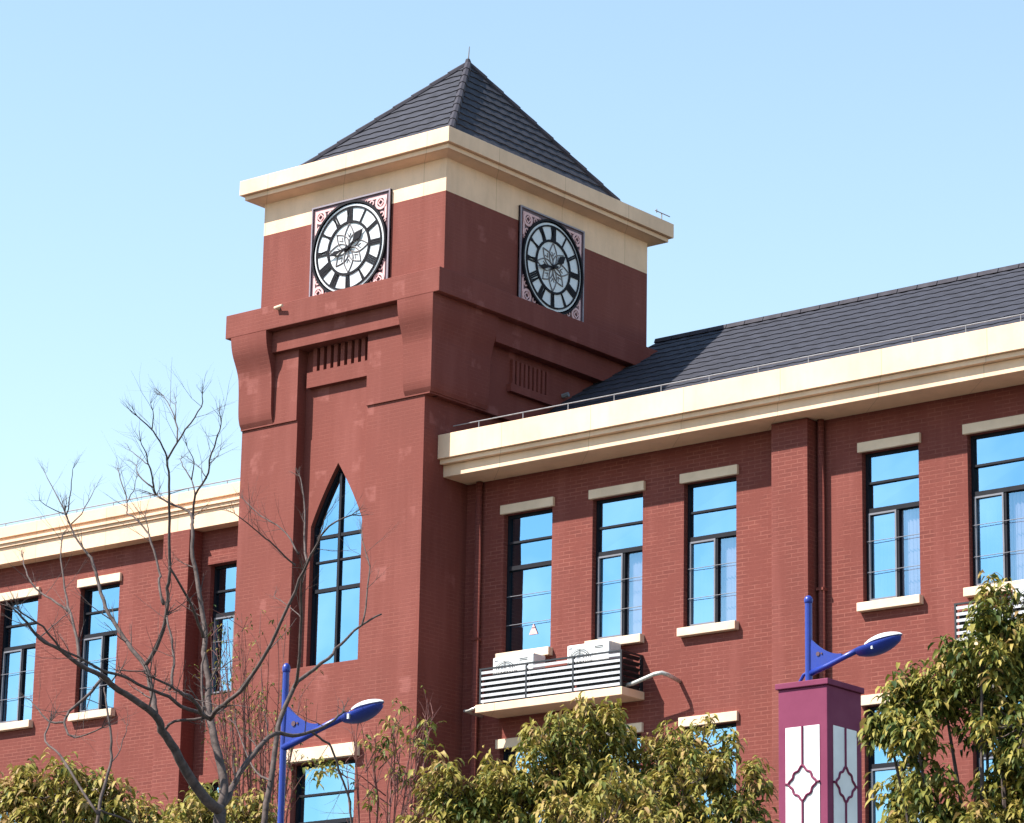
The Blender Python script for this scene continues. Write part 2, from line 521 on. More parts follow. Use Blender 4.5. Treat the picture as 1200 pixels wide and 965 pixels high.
# downpipes
for px, lab in ((-34.53, 'red painted downpipe in the corner between the tower and the right wing'), (-27.74, 'red painted downpipe against the brick pilaster behind the plum lamp')):
    p = thing('downpipe', lab, 'downpipe', (px, WY-.07, 0), 'downpipes on the brick walls')
    MB().tube([(px, WY-.07, 0.2), (px, WY-.07, 15.28)], .055, 10).build('pipe', 'brick', p, smooth=True)
    b = MB(); z = 2.2
    while z < 15: b.box(px-.065, px+.065, WY-.135, WY-.003, z, z+.04); z += 2.6
    b.build('bracket', 'brick', p)

# ================================================================ left wing
lw = thing('brick_building', 'red brick wing with cream parapet and no visible roof, left of the clock tower', 'building', (-46, WY, 0))
LX = [-55.3, -53.2, -49.9, -47.77, -45.64, -43.51, -40.22]
openings = []
for gx in LX:
    for zt in (14.665, 10.765, 6.865): openings.append((gx-.505, gx+.505, zt-2.335, zt))
mb = MB()
wall_with_openings(mb, -58, -38.99, 0, 15.6, WY, openings, .30)
mb.quad((-58, 52.2, 0), (-58, WY, 0), (-58, WY, 15.6), (-58, 52.2, 15.6))
mb.quad((-38.99, 52.2, 0), (-58, 52.2, 0), (-58, 52.2, 15.6), (-38.99, 52.2, 15.6))
mb.build('wall', 'brick', lw)
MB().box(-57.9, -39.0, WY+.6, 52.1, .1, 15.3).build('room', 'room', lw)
for x0, x1 in ((-41.6, -40.95), (-52.0, -51.35)):
    MB().box(x0, x1, WY-.34, WY-.001, 0, 15.30).build('pilaster', 'brick', lw, bevel=.008)
for gx in LX:
    for zt in (14.665, 10.765, 6.865):
        last = gx == LX[-1]
        window(lw, gx-.505, gx+.505, zt-2.335, zt, WY, blinds=False, lintel='brick' if last else 'lintel', sill=not last)
MB().box(-58.3, -38.99, 41.25, 41.6, 15.79, 15.995).build('fascia', 'cream', lw, bevel=.006)
MB().box(-58.3, -38.99, 41.30, 41.6, 15.62, 15.787).build('moulding', 'cream', lw)
MB().box(-58.3, -38.99, 41.265, 41.6, 15.68, 15.73).build('moulding', 'cream', lw, bevel=.005)
MB().box(-58.3, -38.99, 41.34, 41.75, 15.31, 15.617).build('frieze', 'cream', lw, bevel=.006)
MB().box(-58.3, -38.99, 41.6, 52.3, 15.62, 15.85).build('roof', 'tile', lw)
rl = MB()
rl.tube([(-58, 41.38, 16.10), (-39.1, 41.38, 16.10)], .011, 6)
x = -57.3
while x < -39.1:
    rl.tube([(x, 41.38, 15.99), (x, 41.38, 16.10)], .009, 5); x += .95
rl.build('lightning_rail', 'steel', lw)

# ================================================================ clock tower
TY, TX0, TX1, TYB = 40.45, -38.99, -34.85, 46.9
tw = thing('clock_tower', 'square red brick clock tower with bracketed ledge and cream cornice between the two wings', 'tower', ((TX0+TX1)/2, TY, 0))
RX0, RX1, RY = -37.70, -36.12, TY+.20      # the shallow recess that holds the tall pointed window
AX, AW = -36.91, .575
mb = MB()
# side and back walls of the shaft
mb.quad((TX1, TY, 0), (TX1, TYB, 0), (TX1, TYB, 16.6), (TX1, TY, 16.6))
mb.quad((TX0, TY, 0), (TX0, TY, 16.6), (TX0, TYB, 16.6), (TX0, TYB, 0))
mb.quad((TX1, TYB, 0), (TX0, TYB, 0), (TX0, TYB, 16.6), (TX1, TYB, 16.6))
# piers either side of the recess, spandrel below it with the lower windows
wall_with_openings(mb, TX0, RX0, 0, 16.6, TY, [], .2)
wall_with_openings(mb, RX1, TX1, 0, 16.6, TY, [], .2)
low = [(RX0+.16, RX1-.02, 8.1, 10.66), (RX0+.16, RX1-.02, 4.2, 6.76)]
wall_with_openings(mb, RX0, RX1, 0, 12.29, TY, low, .30)
mb.quad((RX0, TY, 12.29), (RX1, TY, 12.29), (RX1, RY+.3, 12.29), (RX0, RY+.3, 12.29))
mb.quad((RX0, TY, 12.29), (RX0, TY, 16.6), (RX0, RY, 16.6), (RX0, RY, 12.29))
mb.quad((RX1, TY, 12.29), (RX1, RY, 12.29), (RX1, RY, 16.6), (RX1, TY, 16.6))
# recess back panel around the pointed opening
ZS, ZA = 14.74, 15.78
def arch(n=9):
    """right half of the pointed head, from spring to apex"""
    out = []
    for k in range(n+1):
        t = k/n
        out.append((AW*(1-t)*(1+.30*t), ZS+(ZA-ZS)*(t*(.93+.07*t))))
    return out
ar = arch()
edge = [(AX-AW, 12.29)] + [(AX-x, z) for x, z in ar] + [(AX+x, z) for x, z in ar[::-1][1:]] + [(AX+AW, 12.29)]
topz = 18.3
for (xa, za), (xb, zb) in zip(edge[1:-1], edge[2:-1]):
    mb.quad((xa, RY, za), (xb, RY, zb), (xb, RY, topz), (xa, RY, topz))
mb.quad((RX0, RY, 12.29), (AX-AW, RY, 12.29), (AX-AW, RY, topz), (RX0, RY, topz))
mb.quad((AX+AW, RY, 12.29), (RX1, RY, 12.29), (RX1, RY, topz), (AX+AW, RY, topz))
for (xa, za), (xb, zb) in zip(edge, edge[1:]):
    mb.quad((xa, RY, za), (xb, RY, zb), (xb, RY+.3, zb), (xa, RY+.3, za))
mb.build('wall', 'tower', tw)
# upper stage behind the brackets (slightly proud of the shaft)
mb = MB()
UY = TY-.03
UX1 = -34.72
mb.box(TX0-.01, RX0-.0, UY, UY+.25, 16.6, 18.22)
mb.box(RX1+.0, UX1, UY, UY+.25, 16.6, 18.22)
mb.quad((UX1, UY+.25, 16.6), (UX1, TYB, 16.6), (UX1, TYB, 18.22), (UX1, UY+.25, 18.22))
mb.quad((TX0-.01, UY+.25, 16.6), (TX0-.01, UY+.25, 18.22), (TX0-.01, TYB, 18.22), (TX0-.01, TYB, 16.6))
mb.quad((TX0, TYB, 16.6), (UX1, TYB, 16.6), (UX1, TYB, 18.22), (TX0, TYB, 18.22))
mb.quad((TX1-.05, UY+.2, 16.6), (UX1, UY+.2, 16.6), (UX1, TYB, 16.6), (TX1-.05, TYB, 16.6))
mb.build('upper_wall', 'tower', tw)
# corner brackets with an S profile (outward swell at the top)
prof = [(16.63, .0), (16.70, .035), (16.82, .058), (17.0, .066), (17.25, .07), (17.50, .085), (17.62, .11), (17.75, .155), (17.88, .205), (18.0, .235), (18.12, .252), (18.228, .26)]
_f = []
for (za, pa), (zb, pb) in zip(prof, prof[1:]):
    for k in range(4): _f.append((za+(zb-za)*k/4, pa+(pb-pa)*k/4))
_f.append(prof[-1])
for _ in range(3): _f = [_f[0]] + [(q[0], (o_[1]+2*q[1]+p_[1])/4) for o_, q, p_ in zip(_f, _f[1:], _f[2:])] + [_f[-1]]
prof = _f
def bracket(x0, x1, y0, y1, left, right, front):
    """box whose outer faces swell by the profile; left/right/front scale the swell"""
    mb = MB()
    ring = []
    for z, p in prof:
        ring.append([(x0 - left(p), y0 - front(p), z), (x1 + right(p), y0 - front(p), z), (x1 + right(p), y1, z), (x0 - left(p), y1, z)])
    for a, b in zip(ring, ring[1:]):
        for k in range(4):
            j = (k+1) % 4
            mb.quad(a[k], a[j], b[j], b[k])
    mb.poly(ring[0][::-1]); mb.poly(ring[-1])
    return mb
bracket(TX0, -38.24, TY-.035, TY+1.2, lambda p: .3*p, lambda p: 0, lambda p: p).build('bracket', 'tower', tw)
bracket(-35.26, TX1, TY-.035, TY+1.42, lambda p: 0, lambda p: .15+.86*p, lambda p: p).build('bracket', 'tower', tw)
bracket(-35.26, TX1, 45.5, TYB, lambda p: 0, lambda p: .15+.86*p, lambda p: 0).build('bracket', 'tower', tw)
# second beam below the ledge, between brackets
MB().box(-38.24, -35.26, TY-.13, TY+.3, 17.86, 18.228).build('beam', 'tower', tw)
MB().box(-35.0, -34.52, 41.87, 45.5, 17.80, 18.228).build('beam', 'tower', tw)
# ledge
MB().box(-39.21, -34.35, 40.16, 46.95, 18.232, 18.655).build('ledge', 'tower', tw, bevel=.01)
# vertical louvre fins and lip below, in the recess
fm = MB()
n = 9; fx0, fx1 = RX0+.17, RX1+.0
for k in range(n):
    x = fx0 + (fx1-fx0)*(k+.35)/n
    fm.box(x, x+.085, RY-.10, RY-.001, 17.44, 17.86)
fm.build('louvre_fins', 'tower', tw)
MB().box(RX0+.1, RX1-.001, RY-.11, RY-.002, 17.17, 17.44).build('lip', 'tower', tw)
fm = MB()
for k in range(9):
    y = 42.5 + 1.05*k/9
    fm.box(-34.719, -34.66, y, y+.065, 17.22, 17.66)
fm.build('louvre_fins', 'tower', tw)
MB().box(-34.719, -34.62, 42.42, 43.65, 17.08, 17.215).build('lip', 'tower', tw)
MB().tube([(-34.72, 43.95, 17.35), (-34.60, 43.97, 17.37)], .045, 8).build('vent_pipe', 'steel', tw)
# clock stage
BX0, BX1, BY, BYB = -38.92, -34.735, 40.72, 46.39
MB().box(BX0, BX1, BY, BYB, 18.66, 20.215).build('clock_stage_wall', 'tower', tw)
MB().box(BX0, BX1, BY, BYB, 20.215, 20.92).build('frieze', 'cream', tw)
# cornice
cm = MB()
CX0, CX1, CY0, CY1 = -39.23, -34.41, 40.38, 46.76
cm.box(CX0, CX1, CY0, CY1, 20.93, 21.20)
cm.build('cornice', 'cream', tw, bevel=.008)
MB().box(CX0+.07, CX1-.07, CY0+.07, CY1-.07, 20.845, 20.927).build('cornice_moulding', 'cream', tw, bevel=.008)
# sloping soffit down to the frieze
sm = MB()
a = [(CX0+.10, CY0+.10), (CX1-.10, CY0+.10), (CX1-.10, CY1-.10), (CX0+.10, CY1-.10)]
b = [(BX0-.003, BY-.003), (BX1+.003, BY-.003), (BX1+.003, BYB+.003), (BX0-.003, BYB+.003)]
for k in range(4):
    j = (k+1) % 4
    sm.quad((*a[k], 20.842), (*a[j], 20.842), (*b[j], 20.80), (*b[k], 20.80))
sm.build('soffit', 'cream', tw)
# pyramid roof with stepped tile courses
apex = Vector((-36.72, 43.58, 23.84))
rx0, rx1, ry0, ry1, rz = CX0+.30, CX1-.30, CY0+.30, CY1-.30, 21.0
rm = MB()
cs = [(rx0, ry0, rz), (rx1, ry0, rz), (rx1, ry1, rz), (rx0, ry1, rz)]
for k in range(4):
    e = apex
    tiled_slope(rm, cs[k], cs[(k+1) % 4], tuple(e), tuple(e), 15, wave=.30, amp=.005, lift=.024)
rf = rm.build('roof', 'tile', tw)
hm = MB()
for c in cs:
    c = Vector(c) + Vector((0, 0, .01))
    d = (apex + Vector((0, 0, .0))) - c
    n = 11
    for k in range(n):
        p0 = c + d*(k/n); p1 = c + d*((k+1.04)/n)
        hm.tube([p0, p1], [.078, .062], 8)
hm.build('hip_cap', 'ridge', rf)
MB().tube([tuple(apex+Vector((0,0,.0))), tuple(apex+Vector((-.01,0,.10)))], [.07, .04], 8).build('finial_cap', 'ridge', rf)
MB().tube([tuple(apex+Vector((0,0,.08))), tuple(apex+Vector((.02,0,.34)))], [.014, .008], 6).build('lightning_rod', 'steel', rf)
MB().tube([(-34.50, 46.5, 21.19), (-34.50, 46.5, 21.36)], .012, 5).tube([(-34.50, 46.3, 21.36), (-34.50, 46.75, 21.36)], .010, 5).tube([(-34.5, 46.35, 21.33), (-34.5, 46.35, 21.40)], .010, 5).build('lightning_rod', 'steel', tw)
# pointed window
gy = RY+.09
fm = MB()
t = .045
inner = [(AX-(AW-t), 12.34)] + [(AX-x*(1-t/AW), z-t*1.2 if z > ZS+.01 else z) for x, z in ar] + [(AX+x*(1-t/AW), z-t*1.2 if z > ZS+.01 else z) for x, z in ar[::-1][1:]] + [(AX+(AW-t), 12.34)]
for (pa, pb), (qa, qb) in zip(zip(edge, inner), zip(edge[1:], inner[1:])):
    fm.quad((pa[0], gy, pa[1]), (qa[0], gy, qa[1]), (qb[0], gy, qb[1]), (pb[0], gy, pb[1]))
    fm.quad((pb[0], gy, pb[1]), (qb[0], gy, qb[1]), (qb[0], gy+.06, qb[1]), (pb[0], gy+.06, pb[1]))
fm.box(AX-AW, AX+AW, gy, gy+.06, 12.29, 12.34)
fm.box(AX-.025, AX+.025, gy-.01, gy+.05, 12.34, 15.62)
for z, hh in ((14.55, .028), (14.12, .018), (13.63, .032)):
    fm.box(AX-AW+.03, AX-.026, gy, gy+.05, z-hh, z+hh); fm.box(AX+.026, AX+AW-.03, gy, gy+.05, z-hh, z+hh)
aw = fm.build('window', 'frame', tw, loc=(AX, gy, 12.29))
pm = MB()
pm.poly([(x, gy+.035, z) for x, z in edge])
pm.build('pane', 'glass', aw)
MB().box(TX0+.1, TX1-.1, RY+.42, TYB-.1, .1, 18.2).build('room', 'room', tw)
# lower tower windows with a deep lintel
for zt in (10.66, 6.76):
    x0, x1 = RX0+.16, RX1-.02
    f = window(tw, x0, x1, zt-2.55, zt, TY+.03, blinds=False, lintel=None, sill=False)
    MB().box(x0-.08, x1+.10, TY-.13, TY-.002, zt+.02, zt+.235).build('lintel', 'lintel', f, bevel=.006)

# ================================================================ clocks
def clock(label, origin, ux, wx, tilt):
    """origin: centre on the wall, ux: rightwards along the wall, wx: outward normal"""
    ux, wx = Vector(ux), Vector(wx); vx = Vector((0, 0, 1)); O = Vector(origin)
    def P(u, v, w): return tuple(O + ux*u + vx*v + wx*w)
    th = thing('wall_clock', label, 'clock', origin, 'clocks on the tower')
    def slab(mb, pts, w0, w1): mb.prism([P(u, v, w0) for u, v in pts], tuple(wx*(w1-w0)))
    def ring(mb, r0, r1, w0, w1, n=64, c=(0, 0)):
        for k in range(n):
            a, b = 2*math.pi*k/n, 2*math.pi*(k+1)/n
            q = [(c[0]+r*math.sin(t), c[1]+r*math.cos(t)) for r, t in ((r0, a), (r1, a), (r1, b), (r0, b))]
            mb.quad(*[P(u, v, w1) for u, v in q])
            mb.quad(P(*q[1], w0), P(*q[1], w1), P(*q[2], w1), P(*q[2], w0)); mb.quad(P(*q[0], w0), P(*q[0], w1), P(*q[3], w1), P(*q[3], w0))
    S = .90
    mb = MB(); slab(mb, [(-S, -S), (S, -S), (S, S), (-S, S)], 0, .03); mb.build('back_plate', 'plate', th)
    mb = MB()
    for q in ([(-S, S-.028), (S, S-.028), (S, S), (-S, S)], [(-S, -S), (S, -S), (S, -S+.028), (-S, -S+.028)], [(-S, -S+.028), (-S+.028, -S+.028), (-S+.028, S-.028), (-S, S-.028)], [(S-.028, -S+.028), (S, -S+.028), (S, S-.028), (S-.028, S-.028)]):
        slab(mb, q, .0, .055)
    mb.build('surround', 'rim', th)
    for sx in (-1, 1):
        for sy in (-1, 1):
            mb = MB(); c = (sx*.69, sy*.69)
            ring(mb, .080, .125, .031, .05, 24, c)
            slab(mb, [(c[0]-sx*.30, c[1]+sy*.085), (c[0]-sx*.30, c[1]+sy*.125), (c[0]+sx*.13, c[1]+sy*.125), (c[0]+sx*.13, c[1]-sy*.30), (c[0]+sx*.085, c[1]-sy*.30), (c[0]+sx*.085, c[1]+sy*.085)], .0305, .042)
            for w_, r_ in ((.05, .075), (.0, .032)):
                if w_: 
                    for k in range(4):
                        a0, a1 = k*math.pi/2, (k+1)*math.pi/2
                        q = [(c[0]+r*math.sin(t), c[1]+r*math.cos(t)) for r, t in ((.048, a0), (r_, a0), (r_, a1), (.048, a1))]
                        slab(mb, q, .031, .052)
            for du, dv, r_ in ((-.21, .03, .05), (.03, -.21, .05), (-.33, .09, .03), (.09, -.33, .03)):
                cc = (c[0]+sx*du, c[1]+sy*dv)
                ring(mb, r_*.55, r_, .031, .045, 16, cc)
            mb.build('corner_ornament', 'pink', th)
    mb = MB(); n = 64
    mb.poly([P(.83*math.sin(2*math.pi*k/n), .83*math.cos(2*math.pi*k/n), .058) for k in range(n)])
    ring(mb, .79, .83, .03, .058)
    mb.build('dial', 'face', th)
    mb = MB(); ring(mb, .812, .85, .03, .085); ring(mb, .722, .750, .058, .078)
    mb.build('outer_ring', 'ink', th)
    mb = MB(); ring(mb, .448, .49, .058, .078); mb.build('inner_ring', 'ink', th)
    roman = {1: 'I', 2: 'II', 3: 'III', 4: 'IIII', 5: 'V', 6: 'VI', 7: 'VII', 8: 'VIII', 9: 'IX', 10: 'X', 11: 'XI', 12: 'XII'}
    for h in range(1, 13):
        a = math.radians(30*h)
        er = Vector((math.sin(a), math.cos(a))); et = Vector((math.cos(a), -math.sin(a)))
        mb = MB(); s = roman[h]
        wid = {'I': .036, 'V': .062, 'X': .062}
        tot = sum(wid[ch] for ch in s); cur = -tot/2
        def bar(t0, r0, t1, r1, w):
            d = Vector((t1-t0, r1-r0)).normalized(); nn = Vector((-d.y, d.x))*w/2
            q = [(t0+nn.x, r0+nn.y), (t0-nn.x, r0-nn.y), (t1-nn.x, r1-nn.y), (t1+nn.x, r1+nn.y)]
            slab(mb, [tuple(er*r + et*t_) for t_, r in q], .059, .074)
        for ch in s:
            w_ = wid[ch]; c = cur + w_/2
            if ch == 'I': bar(c, .485, c, .722, .029)
            if ch == 'V': bar(c-.018, .722, c, .49, .030); bar(c+.018, .722, c, .49, .020)
            if ch == 'X': bar(c-.018, .722, c+.018, .485, .030); bar(c+.018, .722, c-.018, .485, .020)
            cur += w_
        mb.build('hour_marker', 'ink', th)
    mb = MB()
    for k in range(8):                                   # leaded petals in the middle of the dial
        a0 = math.radians(45*k); rr = .445 if k % 2 == 0 else .40
        for sgn in (-1, 1):
            pts = []
            for q in range(11):
                t_ = q/10
                r = rr*t_; off = sgn*.105*math.sin(math.pi*t_**.85)
                pts.append(P(r*math.sin(a0)+off*math.cos(a0), r*math.cos(a0)-off*math.sin(a0), .064))
            mb.tube(pts, .012, 5)
        for sgn in (-1, 1):
            pts = [P(.20*math.sin(a0)+0, .20*math.cos(a0), .063), P(.27*math.sin(a0)+sgn*.04*math.cos(a0), .27*math.cos(a0)-sgn*.04*math.sin(a0), .063)]
            mb.tube(pts, .009, 4)
    mb.build('petal_tracery', 'tracery', th)
    def hand(name, deg, L, wmax, w0):
        a = math.radians(deg); er = (math.sin(a), math.cos(a)); et = (math.cos(a), -math.sin(a))
        out = [(-.10, .014), (0, .018), (L*.35, .012), (L*.45, wmax*.5), (L*.62, wmax), (L*.78, wmax*.45), (L*.84, .010), (L, .002)]
        ptsl = [(er[0]*r+et[0]*w, er[1]*r+et[1]*w) for r, w in out]; ptsr = [(er[0]*r-et[0]*w, er[1]*r-et[1]*w) for r, w in out[::-1]]
        mb = MB(); slab(mb, ptsl+ptsr, w0, w0+.012); return mb.build(name, 'ink', th)
    hand('hour_hand', 50, .45, .070, .085); hand('minute_hand', 258, .47, .045, .10)
    mb = MB(); mb.tube([P(0, 0, .06), P(0, 0, .12)], .035, 16); mb.build('hub', 'ink', th)
    return th
clock('white dialled clock on the sunlit front of the tower above the ledge', (-36.84, 40.72, 19.58), (1, 0, 0), (0, -1, 0), 0)
clock('bluish dialled clock on the shaded right-hand face of the tower', (-34.735, 43.57, 19.59), (0, 1, 0), (1, 0, 0), 0)

# ================================================================ air-conditioner ledges
def ac_ledge(label, x0, x1, y0, z0):
    th = thing('balcony_ledge', label, 'ledge', ((x0+x1)/2, WY, z0), 'louvred ledges for air conditioners')
    MB().box(x0, x1, y0, WY-.002, z0, z0+.13).build('slab', 'cream', th, bevel=.008)
    zt = z0+.14+.56
    n = 3
    px = [x0+.07+(x1-x0-.12)*k/n for k in range(n+1)]
    for x in px:
        MB().box(x-.016, x+.016, y0+.03, y0+.065, z0+.131, zt+.02).build('post', 'black', th)
    MB().box(x1-.065, x1-.03, WY-.05, WY-.004, z0+.131, zt+.02).build('post', 'black', th)
    for k in range(n):
        mb = MB()
        for r in range(6):
            z = z0+.15+r*.093
            mb.prism([(px[k]+.018, y0+.034, z+.010), (px[k]+.018, y0+.030, z+.050), (px[k]+.018, y0+.040, z+.056), (px[k]+.018, y0+.10, z+.062), (px[k]+.018, y0+.10, z+.054), (px[k]+.018, y0+.044, z+.046)], (px[k+1]-px[k]-.036, 0, 0))
        mb.build('louvre_panel', 'slat', th)
        MB().box(px[k]+.02, px[k+1]-.02, y0+.105, y0+.11, z0+.15, z0+.15+.46).build('gap_shade_sheet', 'black', th)  # black sheet standing in for the shade between the slats
    mb = MB()
    for r in range(6):
        z = z0+.15+r*.093
        mb.prism([(x1-.035, y0+.07, z+.055), (x1-.043, y0+.07, z+.062), (x1-.09, y0+.07, z+.012), (x1-.082, y0+.07, z+.005)], (0, WY-y0-.13, 0))
    mb.box(x1-.06, x1-.035, y0+.07, WY-.055, zt-.01, zt+.02)
    mb.build('side_louvre', 'black', th)
    MB().box(x0+.05, x1-.03, y0+.028, y0+.068, zt-.002, zt+.022).build('top_rail', 'black', th)
    return th
def ac_unit(label, x0, z0, w=.84):
    y0 = 41.14
    th = thing('air_conditioner', label, 'air conditioner', (x0+w/2, y0+.15, z0), 'outdoor air conditioner units')
    body = MB().box(x0, x0+w, y0, y0+.32, z0, z0+.60).build('casing', 'white', th, bevel=.02)
    mb = MB()
    c = (x0+.31*w, z0+.28)
    for r in (.05, .09, .13, .17, .21, .24):
        mb.tube([(c[0]+r*math.cos(k*math.pi/12), y0-.012, c[1]+r*math.sin(k*math.pi/12)) for k in range(25)], .004, 4, False)
    for k in range(8):
        a = k*math.pi/4
        mb.tube([(c[0]+.03*math.cos(a), y0-.012, c[1]+.03*math.sin(a)), (c[0]+.245*math.cos(a), y0-.012, c[1]+.245*math.sin(a))], .004, 4)
    mb.build('fan_grille', 'frame', th)
    mb = MB()
    for z in (.50, .525): mb.box(x0+.66*w, x0+.86*w, y0-.004, y0-.0005, z0+z, z0+z+.01)
    mb.build('vent_slots', 'frame', th)
    MB().box(x0+.05*w, x0+.13*w, y0-.004, y0-.0005, z0+.535, z0+.55).build('badge', 'sash', th)
    MB().box(x0+.60*w, x0+.605*w, y0-.003, y0-.0005, z0+.02, z0+.58).build('seam', 'sash', th)
    mb = MB(); mb.box(x0+.08, x0+.14, y0+.02, y0+.30, z0-.03, z0); mb.box(x0+w-.14, x0+w-.08, y0+.02, y0+.30, z0-.03, z0)
    mb.build('foot', 'black', th)
    return th
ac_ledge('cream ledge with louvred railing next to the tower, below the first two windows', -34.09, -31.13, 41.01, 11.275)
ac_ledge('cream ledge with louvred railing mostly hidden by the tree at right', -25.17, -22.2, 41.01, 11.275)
ac_unit('left white air conditioner standing behind the louvred railing by the tower', -33.85, 11.57)
ac_unit('right white air conditioner standing behind the louvred railing by the tower', -32.33, 11.60)
ac_unit('white air conditioner on the ledge behind the right-hand tree', -24.2, 11.57)
# wrapped refrigerant pipe from the ledge to the wall
p = MB().tube([(-31.4, 41.24, 11.45), (-31.05, 41.20, 11.47), (-30.62, 41.18, 11.57), (-30.50, 41.20, 11.58), (-30.46, 41.30, 11.56), (-30.44, 41.59, 11.50)], .034, 8).build('refrigerant_pipe', 'foil', smooth=True)
tag(p, 'silver wrapped pipe running from the louvred ledge into the brick wall', 'pipe')
p = MB().tube([(-34.4, 41.56, 11.33), (-34.40, 41.12, 11.36), (-34.28, 41.08, 11.34), (-34.05, 41.2, 11.45)], .025, 8).build('drain_pipe', 'foil', smooth=True)
tag(p, 'short grey drain pipe at the tower end of the louvred ledge', 'pipe')
p = MB().box(-37.98, -37.93, 40.10, 40.158, 18.54, 18.60).tube([(-38.0, 40.10, 18.57), (-37.80, 40.07, 18.575)], .025, 8).build('floodlight', 'lintel')
p['label'] = 'small pale fitting on the front of the tower ledge'; p['category'] = 'wall lamp'

# ================================================================ lamps
def street_lamp(label, X, Y, Zb, pole_bottom, arm_rot, group, mr=.030, mh=.60, hs=1.0):
    """X, Y, Zb: foot of the blue mast; the arm points along +X turned by arm_rot"""
    th = thing('street_lamp', label, 'street lamp', (X, Y, 0), group)
    ca, sa = math.cos(arm_rot), math.sin(arm_rot)
    def P(a, b, z): return (X+a*ca-b*sa, Y+a*sa+b*ca, Zb+z)
    MB().tube([P(0, 0, pole_bottom), P(0, 0, mh)], mr, 14).build('mast', 'blue', th, smooth=False)
    mb = MB()
    prof_ = [(.585, .030), (.59, .034), (.605, .037), (.622, .036), (.637, .029), (.648, .016), (.652, .004)]
    mb.tube([P(0, 0, z+mh-.60) for z, r_ in prof_], [r_*mr/.030 for z, r_ in prof_], 16).build('finial', 'blue', th, smooth=True)
    # curved gusset plate
    g = []
    for k in range(9):
        t_ = k/8
        g.append((.03+.29*t_, .28-.145*(1-(1-t_)**2.0)))
    pts = [(.02, -.01)] + [(.32, .095)] + g[::-1]
    mb = MB(); mb.prism([P(a, -.012, z) for a, z in pts], tuple(Vector(P(0, .012, 0))-Vector(P(0, -.012, 0))))
    gs = mb.build('gusset', 'blue', th)
    mb = MB(); mb.tube([P(.10, -.02, .155), P(.10, -.013, .155)], .018, 12).tube([P(.135, -.02, .155), P(.135, -.013, .155)], .008, 8); mb.build('emblem', 'darkline', gs)
    MB().tube([P(.0, 0, .0), P(.18, 0, .050), (P(.33, 0, .100)), P(.88-.38*hs, 0, .217-.062*hs)], [.026, .022, .022, .024], 12).build('arm', 'blue', th, smooth=True)
    # head: flattened drop with a white lid
    def shell(name, mat, zs, lo, hi):
        mb = MB(); n, mseg = 16, 20
        ring_ = []
        for i in range(n+1):
            t_ = i/n
            w = .088*math.sin(math.pi*min(1, t_*.93+.07))**.6*(1 if t_ < .5 else 1)
            w = .018 + (w if 0 < t_ < 1 else 0) if t_ < .999 else .004
            w *= hs; cx = .88-.42*hs*(1-t_); cz = .217-.075*hs*(1-t_) - .012*math.sin(math.pi*t_)
            hgt = w*zs
            ring_.append([P(cx, w*math.cos(a), cz+(hgt*math.sin(a))) for a in [lo+(hi-lo)*s/mseg for s in range(mseg+1)]])
        for a, b in zip(ring_, ring_[1:]):
            for s in range(mseg): mb.quad(a[s], a[s+1], b[s+1], b[s])
        mb.poly(ring_[0])
        return mb.build(name, mat, th, smooth=True)
    shell('lamp_head', 'blue', .72, -math.pi-.05, .05)
    lid = MB(); n = 14; rr = []
    for i in range(n+1):
        t_ = i/n
        w = (.006+.082*math.sin(math.pi*min(1, t_*.90+.10))**.7) if t_ < .999 else .003
        w *= hs; cx = .895-.335*hs*(1-t_); cz = .226-.058*hs*(1-t_)
        rr.append([P(cx, w*math.cos(a), cz+w*.62*math.sin(a)+.004) for a in [math.pi*s/16 for s in range(17)]])
    for a, b in zip(rr, rr[1:]):
        for s in range(16): lid.quad(a[s], a[s+1], b[s+1], b[s])
    lid.build('lid', 'white', th, smooth=True)
    MB().box(X+.66, X+.675, Y-.10, Y-.085, Zb+.12, Zb+.155).build('latch', 'white', th) if arm_rot == 0 else None
    return th
lamp = street_lamp('blue curved lamp on a plum square lantern pillar with white panels', -15.0, 22.26, 6.82, -.14, 0, None)
# curved foot on the pillar top
MB().tube([(-15.0, 22.26, 6.84), (-15.05, 22.26, 6.82), (-15.085, 22.26, 6.77), (-15.095, 22.26, 6.70)], .014, 8).build('foot', 'blue', lamp)
px0, px1, py0, py1 = -15.125, -14.655, 22.005, 22.50
bm_ = MB().box(px0, px1, py0, py1, .12, 6.66)
body = bm_.build('pillar', 'plum', lamp, bevel=.006)
MB().box(px0-.02, px1+.02, py0-.02, py1+.02, 6.662, 6.71).build('cap', 'plum', lamp, bevel=.006)
def lantern_face(O, ux, wx, w):
    ux, wx, O = Vector(ux), Vector(wx), Vector(O)
    def P(u, v, d): return tuple(O+ux*u+Vector((0,0,v))+wx*d)
    z1 = 6.345; z0 = 5.42
    hw = w/2
    mb = MB(); mb.prism([P(-hw, z0, .001), P(hw, z0, .001), P(hw, z1, .001), P(-hw, z1, .001)], tuple(wx*.004))
    pn = mb.build('lantern_panel', 'panel', lamp)
    gm = MB(); zc = 5.89
    r_ = .011
    pts = []
    for k in range(49):                                   # quatrefoil outline: four lobes with cusps
        a = 2*math.pi*k/48
        rr_ = .082+.048*abs(math.cos(2*a))**.8
        rr_ = .118*(abs(math.cos(a))**1.25+abs(math.sin(a))**1.25)**(-1/1.25)*(1+.07*math.cos(8*a)) if True else rr_
        pts.append(P(rr_*math.sin(a)*(hw-.035)/.118, zc+rr_*math.cos(a)*1.14, .008))
    gm.tube(pts, r_, 6, False)
    for a, b in ((P(0, z1, .008), P(0, zc+.135, .008)), (P(0, z0, .008), P(0, zc-.135, .008)), (P(-hw, zc, .008), P(-hw+.035, zc, .008)), (P(hw, zc, .008), P(hw-.035, zc, .008))):
        gm.tube([a, b], r_, 6)
    gm.build('grille', 'plum', pn)
